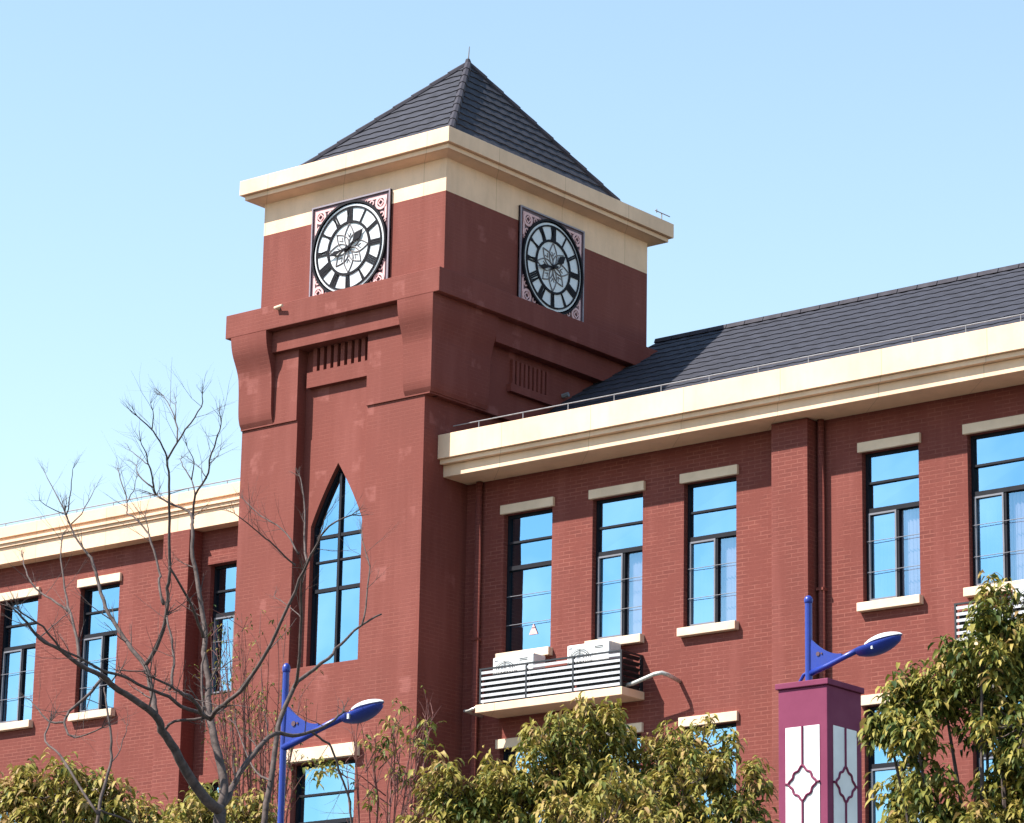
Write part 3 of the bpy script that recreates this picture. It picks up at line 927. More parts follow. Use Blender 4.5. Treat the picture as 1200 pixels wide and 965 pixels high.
lantern_face(((px0+px1)/2, py0, 0), (1, 0, 0), (0, -1, 0), .325)
lantern_face((px1, (py0+py1)/2, 0), (0, 1, 0), (1, 0, 0), .335)
lamp2 = street_lamp('blue curved lamp on a plain pole behind the bare tree branches', -15.47, 16.58, 5.44, -5.3, 0, None, .023, .535, .82)
MB().tube([(-15.47, 16.58, .1), (-15.47, 16.58, 2.2)], .036, 12).build('pole_sleeve', 'white', lamp2, smooth=True)

# tree skeletons: branch points (x, y, z, radius) and crown clusters in metres
BARE_BRANCHES=[
 [(-13.847,14.431,1.890,0.0603),(-13.887,14.392,3.343,0.0483),(-13.901,14.380,4.142,0.0408),(-13.907,14.373,4.604,0.0372)],
 [(-13.907,14.373,4.604,0.0350),(-13.896,14.295,4.618,0.0328),(-13.921,14.180,4.712,0.0306),(-13.933,14.078,4.821,0.0284),(-13.932,13.988,4.915,0.0263),(-13.937,13.893,5.013,0.0241),(-13.926,13.813,5.087,0.0220),(-13.974,13.672,5.173,0.0199),(-14.008,13.545,5.223,0.0178),(-14.009,13.452,5.274,0.0157),(-14.058,13.307,5.324,0.0136),(-14.088,13.181,5.392,0.0115),(-14.125,13.047,5.439,0.0095),(-14.130,12.947,5.517,0.0075),(-14.133,12.847,5.575,0.0054)],
 [(-14.057,13.944,5.120,0.0182),(-14.115,13.980,5.229,0.0172),(-14.180,14.009,5.344,0.0161),(-14.252,14.031,5.454,0.0151),(-14.361,14.016,5.573,0.0140),(-14.458,14.011,5.678,0.0130),(-14.554,14.008,5.800,0.0119),(-14.647,14.007,5.949,0.0109),(-14.720,14.028,6.091,0.0098),(-14.793,14.048,6.196,0.0087),(-14.868,14.065,6.258,0.0076),(-14.961,14.064,6.362,0.0065),(-15.057,14.059,6.528,0.0054)],
 [(-14.252,14.031,5.454,0.0140),(-14.162,14.058,5.617,0.0130),(-14.107,14.048,5.756,0.0120),(-14.074,14.017,5.907,0.0111),(-14.038,13.989,6.010,0.0101),(-14.018,13.945,6.255,0.0091),(-13.991,13.908,6.402,0.0082),(-13.963,13.871,6.544,0.0072),(-13.944,13.825,6.643,0.0062),(-13.928,13.777,6.709,0.0053),(-13.946,13.695,6.800,0.0044),(-13.979,13.596,6.873,0.0034)],
 [(-13.990,13.870,6.659,0.0065),(-13.876,13.843,6.753,0.0055),(-13.755,13.822,6.841,0.0045),(-13.640,13.795,6.922,0.0035),(-13.570,13.724,6.974,0.0025)],
 [(-13.876,13.843,6.753,0.0047),(-13.984,13.923,6.917,0.0039),(-14.105,13.990,7.041,0.0030),(-14.230,14.054,7.146,0.0022)],
 [(-13.913,13.663,6.788,0.0038),(-13.840,13.595,6.851,0.0028),(-13.783,13.510,6.901,0.0017)],
 [(-14.032,13.970,6.935,0.0035),(-14.103,14.040,7.036,0.0026),(-14.178,14.107,7.128,0.0017)],
 [(-14.026,13.975,6.025,0.0065),(-14.056,14.181,5.861,0.0076),(-14.139,14.333,5.803,0.0087),(-14.222,14.485,5.706,0.0098)],
 [(-14.191,14.094,5.832,0.0083),(-14.267,14.127,5.988,0.0077),(-14.318,14.186,6.075,0.0071),(-14.420,14.193,6.277,0.0065),(-14.491,14.232,6.354,0.0059),(-14.605,14.227,6.461,0.0053),(-14.696,14.245,6.506,0.0046),(-14.754,14.297,6.596,0.0040),(-14.835,14.325,6.738,0.0034),(-14.908,14.361,6.829,0.0027)],
 [(-14.468,14.240,6.293,0.0044),(-14.528,14.250,6.427,0.0033),(-14.569,14.280,6.477,0.0022)],
 [(-15.049,14.067,6.506,0.0045),(-15.207,14.118,6.671,0.0032),(-15.369,14.163,6.843,0.0018)],
 [(-15.049,14.067,6.506,0.0045),(-14.927,13.978,6.630,0.0031),(-14.815,13.878,6.729,0.0018)],
 [(-15.021,14.097,6.448,0.0045),(-15.080,14.253,6.598,0.0032),(-15.156,14.391,6.748,0.0018)],
 [(-15.049,14.067,6.506,0.0036),(-14.969,13.860,6.497,0.0027),(-14.869,13.673,6.494,0.0018)],
 [(-14.866,14.405,6.633,0.0036),(-14.877,14.465,6.723,0.0027),(-14.900,14.513,6.820,0.0018)],
 [(-14.315,14.110,6.543,0.0066),(-14.253,14.031,6.560,0.0056),(-14.200,13.942,6.652,0.0046),(-14.150,13.850,6.721,0.0036),(-14.102,13.756,6.768,0.0026)],
 [(-14.324,14.101,6.585,0.0057),(-14.535,14.171,6.712,0.0040),(-14.688,14.301,6.822,0.0022)],
 [(-14.351,14.074,6.729,0.0035),(-14.464,14.101,6.801,0.0027),(-14.577,14.128,6.867,0.0018)],
 [(-13.907,14.373,4.604,0.0271),(-13.940,14.435,4.763,0.0257),(-14.014,14.455,4.933,0.0244),(-14.093,14.471,5.096,0.0230),(-14.152,14.507,5.194,0.0216),(-14.212,14.541,5.316,0.0202),(-14.262,14.586,5.471,0.0187),(-14.328,14.614,5.644,0.0173),(-14.379,14.658,5.797,0.0159),(-14.462,14.670,6.069,0.0144),(-14.536,14.691,6.285,0.0130),(-14.596,14.725,6.487,0.0115),(-14.645,14.770,6.558,0.0100),(-14.708,14.802,6.629,0.0085),(-14.842,14.762,6.693,0.0070),(-14.948,14.749,6.759,0.0055)],
 [(-14.715,14.842,6.571,0.0082),(-14.659,14.803,6.729,0.0073),(-14.565,14.802,6.827,0.0064),(-14.508,14.765,6.928,0.0054),(-14.437,14.742,7.046,0.0045),(-14.371,14.713,7.114,0.0036),(-14.325,14.664,7.157,0.0027)],
 [(-14.635,14.780,6.721,0.0055),(-14.751,14.853,6.853,0.0044),(-14.887,14.906,6.981,0.0034),(-14.990,14.991,7.060,0.0023)],
 [(-14.728,14.829,6.845,0.0046),(-14.649,14.766,6.938,0.0032),(-14.610,14.664,7.006,0.0018)],
 [(-14.589,14.826,6.835,0.0036),(-14.652,14.834,6.908,0.0027),(-14.716,14.841,6.958,0.0018)],
 [(-14.509,14.764,6.900,0.0036),(-14.546,14.868,6.978,0.0027),(-14.602,14.953,7.050,0.0018)],
 [(-13.966,14.316,5.147,0.0131),(-13.896,14.175,5.149,0.0120),(-13.816,14.043,5.177,0.0109),(-13.739,13.908,5.196,0.0098),(-13.667,13.769,5.185,0.0088),(-13.608,13.616,5.197,0.0077),(-13.574,13.437,5.213,0.0067)],
 [(-14.001,14.282,5.176,0.0122),(-13.995,14.091,5.193,0.0114),(-13.951,13.937,5.226,0.0105),(-13.945,13.744,5.246,0.0097),(-13.945,13.545,5.282,0.0088),(-13.931,13.357,5.288,0.0080),(-13.926,13.159,5.330,0.0072),(-13.886,12.998,5.348,0.0064),(-13.860,12.820,5.439,0.0056),(-13.824,12.652,5.469,0.0048),(-13.747,12.529,5.467,0.0041)],
 [(-14.161,14.124,5.069,0.0087),(-14.119,14.165,5.125,0.0085),(-14.036,14.247,5.140,0.0082),(-13.975,14.307,5.157,0.0079)],
 [(-13.857,13.861,5.245,0.0094),(-13.903,13.921,5.377,0.0085),(-13.955,13.976,5.469,0.0076),(-14.031,14.006,5.638,0.0066),(-14.100,14.043,5.747,0.0057)],
 [(-13.966,14.316,5.147,0.0149),(-13.853,14.258,5.186,0.0137),(-13.724,14.216,5.216,0.0126),(-13.570,14.198,5.299,0.0115),(-13.411,14.184,5.454,0.0104),(-13.260,14.161,5.648,0.0093),(-13.107,14.139,5.866,0.0083),(-12.999,14.076,5.938,0.0072),(-12.875,14.027,6.039,0.0062),(-12.751,13.978,6.105,0.0051),(-12.574,13.976,6.146,0.0041)],
 [(-13.094,14.179,5.969,0.0076),(-13.221,14.289,6.105,0.0062),(-13.336,14.409,6.359,0.0049),(-13.477,14.505,6.612,0.0035)],
 [(-12.918,14.069,6.048,0.0038),(-12.824,14.019,6.158,0.0027),(-12.715,13.983,6.238,0.0017)],
 [(-13.907,14.373,4.604,0.0219),(-13.942,14.478,4.697,0.0203),(-13.994,14.568,4.781,0.0187),(-14.023,14.678,4.908,0.0170),(-14.031,14.808,5.045,0.0154),(-14.027,14.950,5.158,0.0137),(-14.018,15.095,5.168,0.0120),(-13.997,15.250,5.213,0.0103),(-13.987,15.395,5.285,0.0086),(-13.996,15.522,5.365,0.0069)],
 [(-14.065,15.324,5.234,0.0077),(-14.025,15.387,5.180,0.0076),(-13.998,15.439,5.142,0.0074),(-13.969,15.493,4.990,0.0072),(-13.930,15.554,4.808,0.0070),(-13.931,15.580,4.624,0.0069)],
 [(-14.212,14.495,5.611,0.0067),(-14.152,14.414,5.458,0.0066),(-14.067,14.357,5.194,0.0066)],
 [(-14.137,13.576,5.308,0.0103),(-14.120,13.473,5.196,0.0092),(-14.139,13.332,5.061,0.0081),(-14.098,13.254,4.979,0.0070),(-14.019,13.216,4.898,0.0059),(-13.920,13.200,4.869,0.0048),(-13.771,13.235,4.914,0.0038)],
 [(-14.135,13.288,4.987,0.0076),(-14.266,13.294,5.006,0.0060),(-14.387,13.311,5.091,0.0043),(-14.489,13.347,5.158,0.0026)],
 [(-14.179,13.094,5.453,0.0042),(-14.318,13.311,5.577,0.0032),(-14.435,13.552,5.711,0.0022)],
 [(-14.728,13.825,5.815,0.0080),(-14.911,13.849,5.916,0.0068),(-15.087,13.880,6.007,0.0056),(-15.244,13.930,6.156,0.0044),(-15.368,14.016,6.259,0.0032)],
 [(-14.307,13.543,5.390,0.0103),(-14.411,13.627,5.513,0.0093),(-14.542,13.682,5.720,0.0082),(-14.656,13.756,5.815,0.0070),(-14.771,13.827,5.959,0.0059),(-14.890,13.896,6.174,0.0048),(-14.989,13.985,6.351,0.0036)],
]
SECOND_BRANCHES=[
 [(-14.786,15.746,1.918,0.0326),(-14.869,15.760,3.494,0.0265),(-14.919,15.804,4.369,0.0227),(-14.953,15.863,4.822,0.0211),(-14.971,15.938,5.085,0.0194),(-15.003,15.999,5.322,0.0178),(-15.023,16.072,5.534,0.0161),(-15.012,16.173,5.750,0.0144),(-14.997,16.278,5.852,0.0127),(-14.939,16.421,5.973,0.0110),(-14.925,16.524,6.089,0.0093),(-14.867,16.665,6.238,0.0076),(-14.814,16.802,6.330,0.0059)],
 [(-14.845,16.641,6.231,0.0068),(-14.892,16.733,6.452,0.0058),(-14.950,16.815,6.683,0.0047),(-15.046,16.863,6.843,0.0036),(-15.127,16.926,6.975,0.0025)],
 [(-14.898,16.051,5.718,0.0125),(-14.762,15.939,5.794,0.0107),(-14.640,15.814,6.112,0.0090),(-14.530,15.677,6.267,0.0072),(-14.398,15.561,6.342,0.0056)],
 [(-14.511,15.592,6.408,0.0065),(-14.468,15.496,6.412,0.0057),(-14.478,15.349,6.493,0.0050),(-14.459,15.230,6.518,0.0042),(-14.463,15.088,6.574,0.0035),(-14.454,14.957,6.614,0.0027)],
 [(-14.493,15.609,6.477,0.0061),(-14.652,15.666,6.646,0.0052),(-14.834,15.701,6.758,0.0043),(-15.013,15.738,6.860,0.0033),(-15.180,15.785,6.981,0.0024)],
 [(-14.674,15.851,6.122,0.0038),(-14.865,15.946,6.231,0.0029),(-15.078,16.021,6.340,0.0019)],
 [(-14.892,16.733,6.505,0.0029),(-14.849,16.771,6.566,0.0015)],
 [(-14.791,15.741,5.042,0.0076),(-14.998,15.821,5.127,0.0062),(-15.188,15.916,5.299,0.0048),(-15.380,16.009,5.502,0.0034)],
]
STEM_BRANCHES=[
 [(-13.344,12.814,1.853,0.0162),(-13.398,12.806,3.194,0.0130),(-13.396,12.856,4.077,0.0110),(-13.404,12.895,4.351,0.0100),(-13.418,12.929,4.490,0.0091),(-13.419,12.976,4.630,0.0081),(-13.444,12.998,4.765,0.0071),(-13.478,13.011,4.876,0.0061),(-13.520,13.016,5.007,0.0051),(-13.553,13.029,5.091,0.0041)],
 [(-13.335,12.823,4.327,0.0077),(-13.555,12.846,4.543,0.0070),(-13.743,12.902,4.704,0.0064),(-13.933,12.955,4.810,0.0057),(-14.046,13.090,4.954,0.0050)],
 [(-13.443,12.999,4.635,0.0037),(-13.481,13.104,4.736,0.0030),(-13.536,13.191,4.841,0.0023),(-13.596,13.272,4.918,0.0017)],
 [(-13.329,12.829,4.351,0.0065),(-13.396,13.047,4.346,0.0053),(-13.455,13.273,4.323,0.0041)],
]
MIDDLE_CROWN=[(-14.09,16.69,5.06,0.19),(-14.12,16.56,4.68,0.25),(-14.00,16.89,4.74,0.28),(-13.74,16.91,5.06,0.23),(-13.51,17.03,5.28,0.25),(-13.44,17.35,5.47,0.23),(-13.50,17.69,5.28,0.25),(-13.26,17.78,5.31,0.22),(-12.97,17.97,5.39,0.23),(-12.88,17.63,5.08,0.31),(-12.68,18.01,5.06,0.21),(-13.60,17.12,4.85,0.42),(-13.13,17.41,4.79,0.48),(-12.61,17.74,4.71,0.34),(-13.67,16.86,4.29,0.45),(-13.60,17.67,4.21,0.78),(-12.88,17.83,4.24,0.50),(-13.85,17.99,4.77,0.50),(-12.99,16.88,4.58,0.50)]
RIGHT_CROWN=[(-9.72,16.32,5.66,0.13),(-9.70,16.14,5.40,0.18),(-9.75,16.60,5.44,0.19),(-10.08,16.34,5.21,0.20),(-10.25,16.21,5.17,0.12),(-9.87,16.45,5.13,0.25),(-9.48,16.25,4.96,0.29),(-10.18,15.90,4.97,0.09),(-10.00,15.92,4.86,0.12),(-9.45,16.57,5.45,0.29),(-9.45,16.64,4.97,0.39),(-9.95,15.95,4.53,0.14),(-10.29,16.22,4.67,0.10),(-9.75,16.57,4.65,0.22),(-9.80,15.99,4.31,0.19),(-9.43,16.57,4.47,0.43),(-10.23,16.13,4.33,0.16),(-9.61,16.39,4.03,0.58),(-10.17,16.40,3.93,0.39),(-9.14,16.66,4.75,0.39)]
LEFT_CROWN=[(-15.46,14.22,4.85,0.12),(-15.15,14.27,4.79,0.19),(-15.46,14.18,4.59,0.24),(-14.94,14.40,4.71,0.17),(-15.15,14.91,4.63,0.24),(-15.49,14.50,4.53,0.32),(-14.87,14.87,4.55,0.16),(-15.32,14.66,4.21,0.43),(-15.31,14.08,3.99,0.48),(-15.76,14.03,4.54,0.32)]
BEHIND_CROWN=[(-16.76,17.01,5.12,0.16),(-16.92,17.37,5.29,0.11),(-16.58,17.42,5.14,0.16),(-16.69,17.24,4.89,0.31),(-16.81,17.27,4.42,0.43)]
CLUMPS=[(-17.86,20.55,6.34,0.07),(-17.70,20.66,6.37,0.08),(-17.63,20.45,6.24,0.08),(-17.78,20.25,6.13,0.05),(-17.84,20.35,6.27,0.04),(-17.88,20.17,6.22,0.04),(-17.66,20.15,6.40,0.03),(-17.45,20.45,6.16,0.05),(-17.87,20.49,6.03,0.05),(-17.71,20.01,5.74,0.05),(-17.99,19.77,5.94,0.06),(-18.29,19.97,6.06,0.05),(-18.02,19.93,6.00,0.04),(-17.67,20.44,5.94,0.04),(-17.71,20.36,6.52,0.03)]
MID_BASE=(-13.416,17.436,4.119)
RIGHT_BASE=(-9.694,16.341,3.796)
LEFT_BASE=(-15.307,14.377,3.920)
BEHIND_BASE=(-16.739,17.199,4.285)
BUSH_BASE=(-20.598,21.811,4.970)
CLUMP_BASE=(-17.834,20.272,4.657)
REDDISH_SHOOTS=[[(-20.625,21.786,5.649),(-20.683,21.658,6.677),(-20.691,21.621,7.198),(-20.702,21.568,7.721)],
 [(-20.703,21.711,5.646),(-20.667,21.597,6.242),(-20.648,21.556,6.543),(-20.639,21.474,6.840)],
 [(-20.787,21.631,5.643),(-20.953,21.692,6.681),(-21.043,21.694,7.207),(-21.137,21.735,7.748)],
 [(-20.701,21.713,5.646),(-20.532,21.495,6.437),(-20.467,21.406,6.836),(-20.390,21.252,7.224)],
 [(-20.445,21.954,5.657),(-20.229,21.760,6.065),(-20.112,21.712,6.273),(-19.986,21.592,6.470)],
 [(-20.534,21.872,5.653),(-20.538,21.967,6.130),(-20.564,21.982,6.368),(-20.585,22.022,6.611)],
 [(-20.723,21.692,5.645),(-20.715,21.602,6.718),(-20.751,21.527,7.259),(-20.768,21.452,7.802)],
 [(-20.818,21.601,5.641),(-21.022,21.641,6.726),(-21.110,21.650,7.277),(-21.209,21.696,7.844)],
 [(-20.707,21.707,5.646),(-20.715,21.457,6.475),(-20.716,21.359,6.894),(-20.664,21.263,7.309)],
 [(-20.711,21.704,5.646),(-20.604,21.425,6.671),(-20.577,21.298,7.188),(-20.496,21.147,7.696)],
 [(-20.485,21.917,5.655),(-20.546,22.085,6.466),(-20.542,22.178,6.878),(-20.594,22.265,7.298)],
 [(-20.647,21.765,5.649),(-20.480,21.540,6.476),(-20.418,21.445,6.893),(-20.302,21.326,7.301)],
 [(-20.458,21.942,5.656),(-20.272,21.731,6.417),(-20.191,21.654,6.801),(-20.054,21.551,7.175)],
 [(-20.737,21.679,5.645),(-20.660,21.455,6.129),(-20.593,21.400,6.375),(-20.524,21.287,6.613)],
 [(-20.552,21.854,5.652),(-20.747,22.001,6.571),(-20.829,22.056,7.036),(-20.965,22.127,7.516)],
 [(-20.536,21.869,5.653),(-20.395,21.764,6.745),(-20.347,21.714,7.297),(-20.303,21.613,7.844)],
 [(-20.491,21.912,5.655),(-20.563,22.090,6.370),(-20.585,22.167,6.730),(-20.654,22.251,7.100)],
 [(-20.594,21.815,5.651),(-20.495,21.717,6.291),(-20.468,21.666,6.613),(-20.452,21.566,6.930)],
 [(-20.716,21.699,5.646),(-20.906,21.657,6.105),(-20.951,21.669,6.337),(-21.037,21.670,6.573)],
 [(-20.698,21.716,5.646),(-20.627,21.419,6.276),(-20.584,21.314,6.595),(-20.512,21.163,6.903)],
 [(-20.572,21.835,5.652),(-20.507,21.665,6.100),(-20.440,21.636,6.328),(-20.377,21.556,6.550)],
 [(-20.744,21.672,5.645),(-20.968,21.715,6.774),(-21.074,21.716,7.348),(-21.232,21.718,7.936)],
 [(-20.567,21.841,5.652),(-20.691,21.865,6.703),(-20.721,21.893,7.238),(-20.793,21.910,7.781)],
 [(-20.529,21.876,5.653),(-20.353,21.651,6.392),(-20.251,21.591,6.766),(-20.116,21.484,7.128)],
 [(-20.588,21.820,5.651),(-20.489,21.616,6.336),(-20.436,21.546,6.683),(-20.371,21.429,7.020)],
 [(-20.652,21.760,5.648),(-20.809,21.882,6.222),(-20.845,21.956,6.512),(-20.910,22.057,6.811)],
 [(-20.631,21.780,5.649),(-20.579,21.609,6.571),(-20.548,21.550,7.038),(-20.526,21.439,7.498)],
 [(-20.784,21.634,5.643),(-21.002,21.745,6.388),(-21.098,21.781,6.764),(-21.222,21.853,7.153)],
 [(-20.474,21.928,5.655),(-20.650,22.076,6.835),(-20.709,22.146,7.437),(-20.786,22.262,8.058)],
 [(-20.512,21.892,5.654),(-20.323,21.795,6.201),(-20.278,21.729,6.475),(-20.184,21.653,6.744)],
 [(-20.733,21.683,5.645),(-20.798,21.656,6.577),(-20.848,21.621,7.047),(-20.917,21.576,7.522)],
 [(-20.796,21.622,5.642),(-20.856,21.553,6.408),(-20.901,21.505,6.794),(-20.944,21.456,7.182)],
 [(-20.779,21.639,5.643),(-20.763,21.535,6.165),(-20.762,21.488,6.428),(-20.781,21.398,6.687)],
 [(-20.559,21.848,5.652),(-20.469,21.778,6.356),(-20.461,21.725,6.709),(-20.434,21.657,7.060)],
 [(-20.498,21.905,5.655),(-20.563,22.080,6.205),(-20.593,22.146,6.481),(-20.643,22.241,6.766)],
 [(-20.712,21.703,5.646),(-20.890,21.667,6.568),(-20.962,21.651,7.036),(-21.021,21.675,7.513)],
 [(-20.707,21.708,5.646),(-20.975,21.785,6.737),(-21.082,21.816,7.291),(-21.228,21.875,7.864)],
 [(-20.656,21.757,5.648),(-20.645,21.686,6.757),(-20.684,21.616,7.316),(-20.694,21.559,7.880)],
 [(-20.581,21.827,5.651),(-20.419,21.587,6.561),(-20.310,21.532,7.023),(-20.193,21.407,7.472)],
 [(-20.481,21.921,5.655),(-20.679,22.108,6.265),(-20.733,22.206,6.573),(-20.830,22.339,6.893)],
 [(-20.612,21.798,5.650),(-20.708,21.922,6.142),(-20.789,21.931,6.387),(-20.867,21.987,6.640)],
 [(-20.551,21.855,5.652),(-20.586,21.920,6.280),(-20.627,21.920,6.595),(-20.665,21.943,6.916)],
 [(-20.483,21.919,5.655),(-20.595,22.140,6.424),(-20.655,22.215,6.812),(-20.734,22.337,7.213)],
 [(-20.721,21.694,5.646),(-20.950,21.887,6.399),(-21.075,21.933,6.777),(-21.234,22.027,7.172)],
 [(-20.622,21.789,5.650),(-20.674,21.665,6.609),(-20.683,21.628,7.095),(-20.663,21.603,7.584)],
 [(-20.587,21.822,5.651),(-20.527,21.766,6.355),(-20.528,21.720,6.709),(-20.527,21.654,7.061)],
 [(-20.768,21.649,5.644),(-20.983,21.848,6.127),(-21.095,21.903,6.367),(-21.255,21.993,6.620)],
 [(-20.715,21.700,5.646),(-20.608,21.571,6.609),(-20.582,21.504,7.096),(-20.559,21.388,7.576)]]
CLUMP_SHOOTS=[[(-17.739,20.355,5.274),(-17.574,20.339,5.828),(-17.537,20.307,6.107),(-17.464,20.275,6.382)],
 [(-17.691,20.397,5.276),(-17.845,20.628,5.755),(-17.888,20.736,5.996),(-17.968,20.886,6.248)],
 [(-17.935,20.182,5.268),(-17.903,20.064,5.909),(-17.885,20.021,6.232),(-17.825,19.986,6.554)],
 [(-17.661,20.423,5.276),(-17.640,20.601,5.586),(-17.630,20.673,5.740),(-17.646,20.755,5.898)],
 [(-17.624,20.454,5.278),(-17.581,20.539,5.647),(-17.562,20.574,5.833),(-17.561,20.603,6.020)],
 [(-17.780,20.319,5.273),(-17.902,20.487,5.913),(-17.961,20.545,6.235),(-18.021,20.658,6.570)],
 [(-17.868,20.242,5.270),(-17.860,20.162,5.821),(-17.860,20.127,6.099),(-17.874,20.062,6.375)],
 [(-17.859,20.250,5.270),(-17.653,20.054,5.717),(-17.607,19.943,5.942),(-17.494,19.817,6.157)],
 [(-17.682,20.404,5.276),(-17.717,20.650,5.918),(-17.749,20.733,6.241),(-17.791,20.862,6.576)],
 [(-17.782,20.318,5.273),(-17.616,20.212,5.608),(-17.550,20.169,5.778),(-17.490,20.071,5.940)],
 [(-17.697,20.391,5.275),(-17.604,20.376,5.534),(-17.574,20.364,5.665),(-17.554,20.324,5.792)],
 [(-17.802,20.300,5.272),(-17.936,20.511,5.716),(-17.970,20.612,5.938),(-18.045,20.743,6.171)],
 [(-17.665,20.419,5.276),(-17.678,20.512,5.948),(-17.653,20.576,6.288),(-17.660,20.632,6.634)],
 [(-17.762,20.335,5.273),(-17.778,20.421,5.571),(-17.760,20.476,5.721),(-17.773,20.525,5.873)],
 [(-17.642,20.439,5.277),(-17.644,20.563,5.584),(-17.647,20.610,5.737),(-17.670,20.666,5.894)],
 [(-17.748,20.347,5.274),(-17.575,20.165,5.756),(-17.519,20.081,5.999),(-17.429,19.959,6.232)],
 [(-17.774,20.324,5.273),(-17.671,20.176,5.810),(-17.596,20.146,6.082),(-17.515,20.074,6.347)],
 [(-17.653,20.429,5.277),(-17.768,20.709,5.948),(-17.827,20.811,6.286),(-17.923,20.955,6.639)],
 [(-17.922,20.194,5.268),(-18.062,20.167,5.679),(-18.091,20.181,5.887),(-18.144,20.193,6.098)],
 [(-17.942,20.177,5.267),(-17.909,20.093,5.864),(-17.915,20.043,6.165),(-17.925,19.966,6.462)],
 [(-17.715,20.376,5.275),(-17.727,20.449,5.791),(-17.702,20.504,6.052),(-17.679,20.573,6.316)],
 [(-17.628,20.451,5.277),(-17.474,20.425,5.562),(-17.407,20.418,5.706),(-17.343,20.377,5.845)],
 [(-17.738,20.356,5.274),(-17.487,20.190,5.828),(-17.392,20.120,6.108),(-17.285,19.983,6.375)],
 [(-17.844,20.263,5.271),(-17.901,20.315,5.779),(-17.951,20.312,6.035),(-18.000,20.330,6.294)]]

# ================================================================ trees
def twig_fan(mb, rnd, p, d, L, r, depth=2):
    """fine forked twigs from a branch end"""
    p = Vector(p); d = Vector(d).normalized()
    pts = [p]; rr = [r]
    n = 4
    for k in range(n):
        d = (d + Vector((rnd.gauss(0, .13), rnd.gauss(0, .13), rnd.gauss(.04, .10)))).normalized()
        pts.append(pts[-1] + d*L/n); rr.append(r*(1-.75*(k+1)/n))
    mb.tube(pts, rr, 4, False)
    if depth > 0:
        for k in (1, 2, 3):
            if rnd.random() < .8:
                s = Vector((rnd.gauss(0, .55), rnd.gauss(0, .55), rnd.gauss(.15, .35)))
                twig_fan(mb, rnd, pts[k], d+s, L*rnd.uniform(.4, .7), rr[k]*.7, depth-1)

def bare_tree(name, label, branches, seed, mat='bark', twig=1.0):
    rnd = random.Random(seed)
    base = branches[0][0]
    th = thing(name, label, 'tree', (base[0], base[1], 0))
    def smooth_pts(br):
        P = [Vector(b[:3]) for b in br]; R = [b[3] for b in br]; out = []; ro = []
        for i in range(len(P)-1):
            p0 = P[max(i-1, 0)]; p1 = P[i]; p2 = P[i+1]; p3 = P[min(i+2, len(P)-1)]
            for k in range(3):
                t = k/3
                q = .5*((2*p1)+(p2-p0)*t+(2*p0-5*p1+4*p2-p3)*t*t+(3*p1-p0-3*p2+p3)*t**3)
                out.append(q + Vector((rnd.gauss(0, .0015), rnd.gauss(0, .004), rnd.gauss(0, .0015))))
                ro.append(R[i]+(R[i+1]-R[i])*t)
        out.append(P[-1]); ro.append(R[-1])
        return out, ro
    tr = list(branches[0])
    first = tr[0]
    tr = [(first[0], first[1], .05, first[3]*1.35)] + tr if first[2] > .2 else tr
    p, r = smooth_pts(tr)
    MB().tube(p, r, 12).build('trunk', mat, th, smooth=True)
    for br in branches[1:]:
        p, r = smooth_pts(br)
        bo = MB().tube(p, r, 8).build('branch', mat, th, smooth=True)
        for k in range(3, len(p)-1):
            if r[k] < .022 and rnd.random() < .42*twig:
                d = (p[k+1]-p[k]).normalized()
                s = Vector((rnd.gauss(0, .5), rnd.gauss(0, .5), rnd.gauss(.25, .3)))
                tw_ = MB(); twig_fan(tw_, rnd, p[k], d*.7+s, rnd.uniform(.12, .34), max(.0016, r[k]*.33), 1); tw_.build('twig', mat, bo)
        if r[-1] < .009:
            d = (p[-1]-p[-3]).normalized()
            for q in range(4):
                tw_ = MB(); twig_fan(tw_, rnd, p[-1], d+Vector((rnd.gauss(0, .35), rnd.gauss(0, .3), rnd.gauss(.1, .2))), rnd.uniform(.07, .16), r[-1]*.75, 1); tw_.build('twig', mat, bo)
    return th
bare_tree('bare_tree', 'leafless forked tree in front of the left wing and the tower foot', BARE_BRANCHES, 3)
bare_tree('bare_tree', 'thinner leafless tree leaning up across the tower window', SECOND_BRANCHES, 5, twig=1.7)
bare_tree('bare_sapling', 'thin leafless stem with a kinked side branch, leftmost of the bare stems', STEM_BRANCHES, 8)

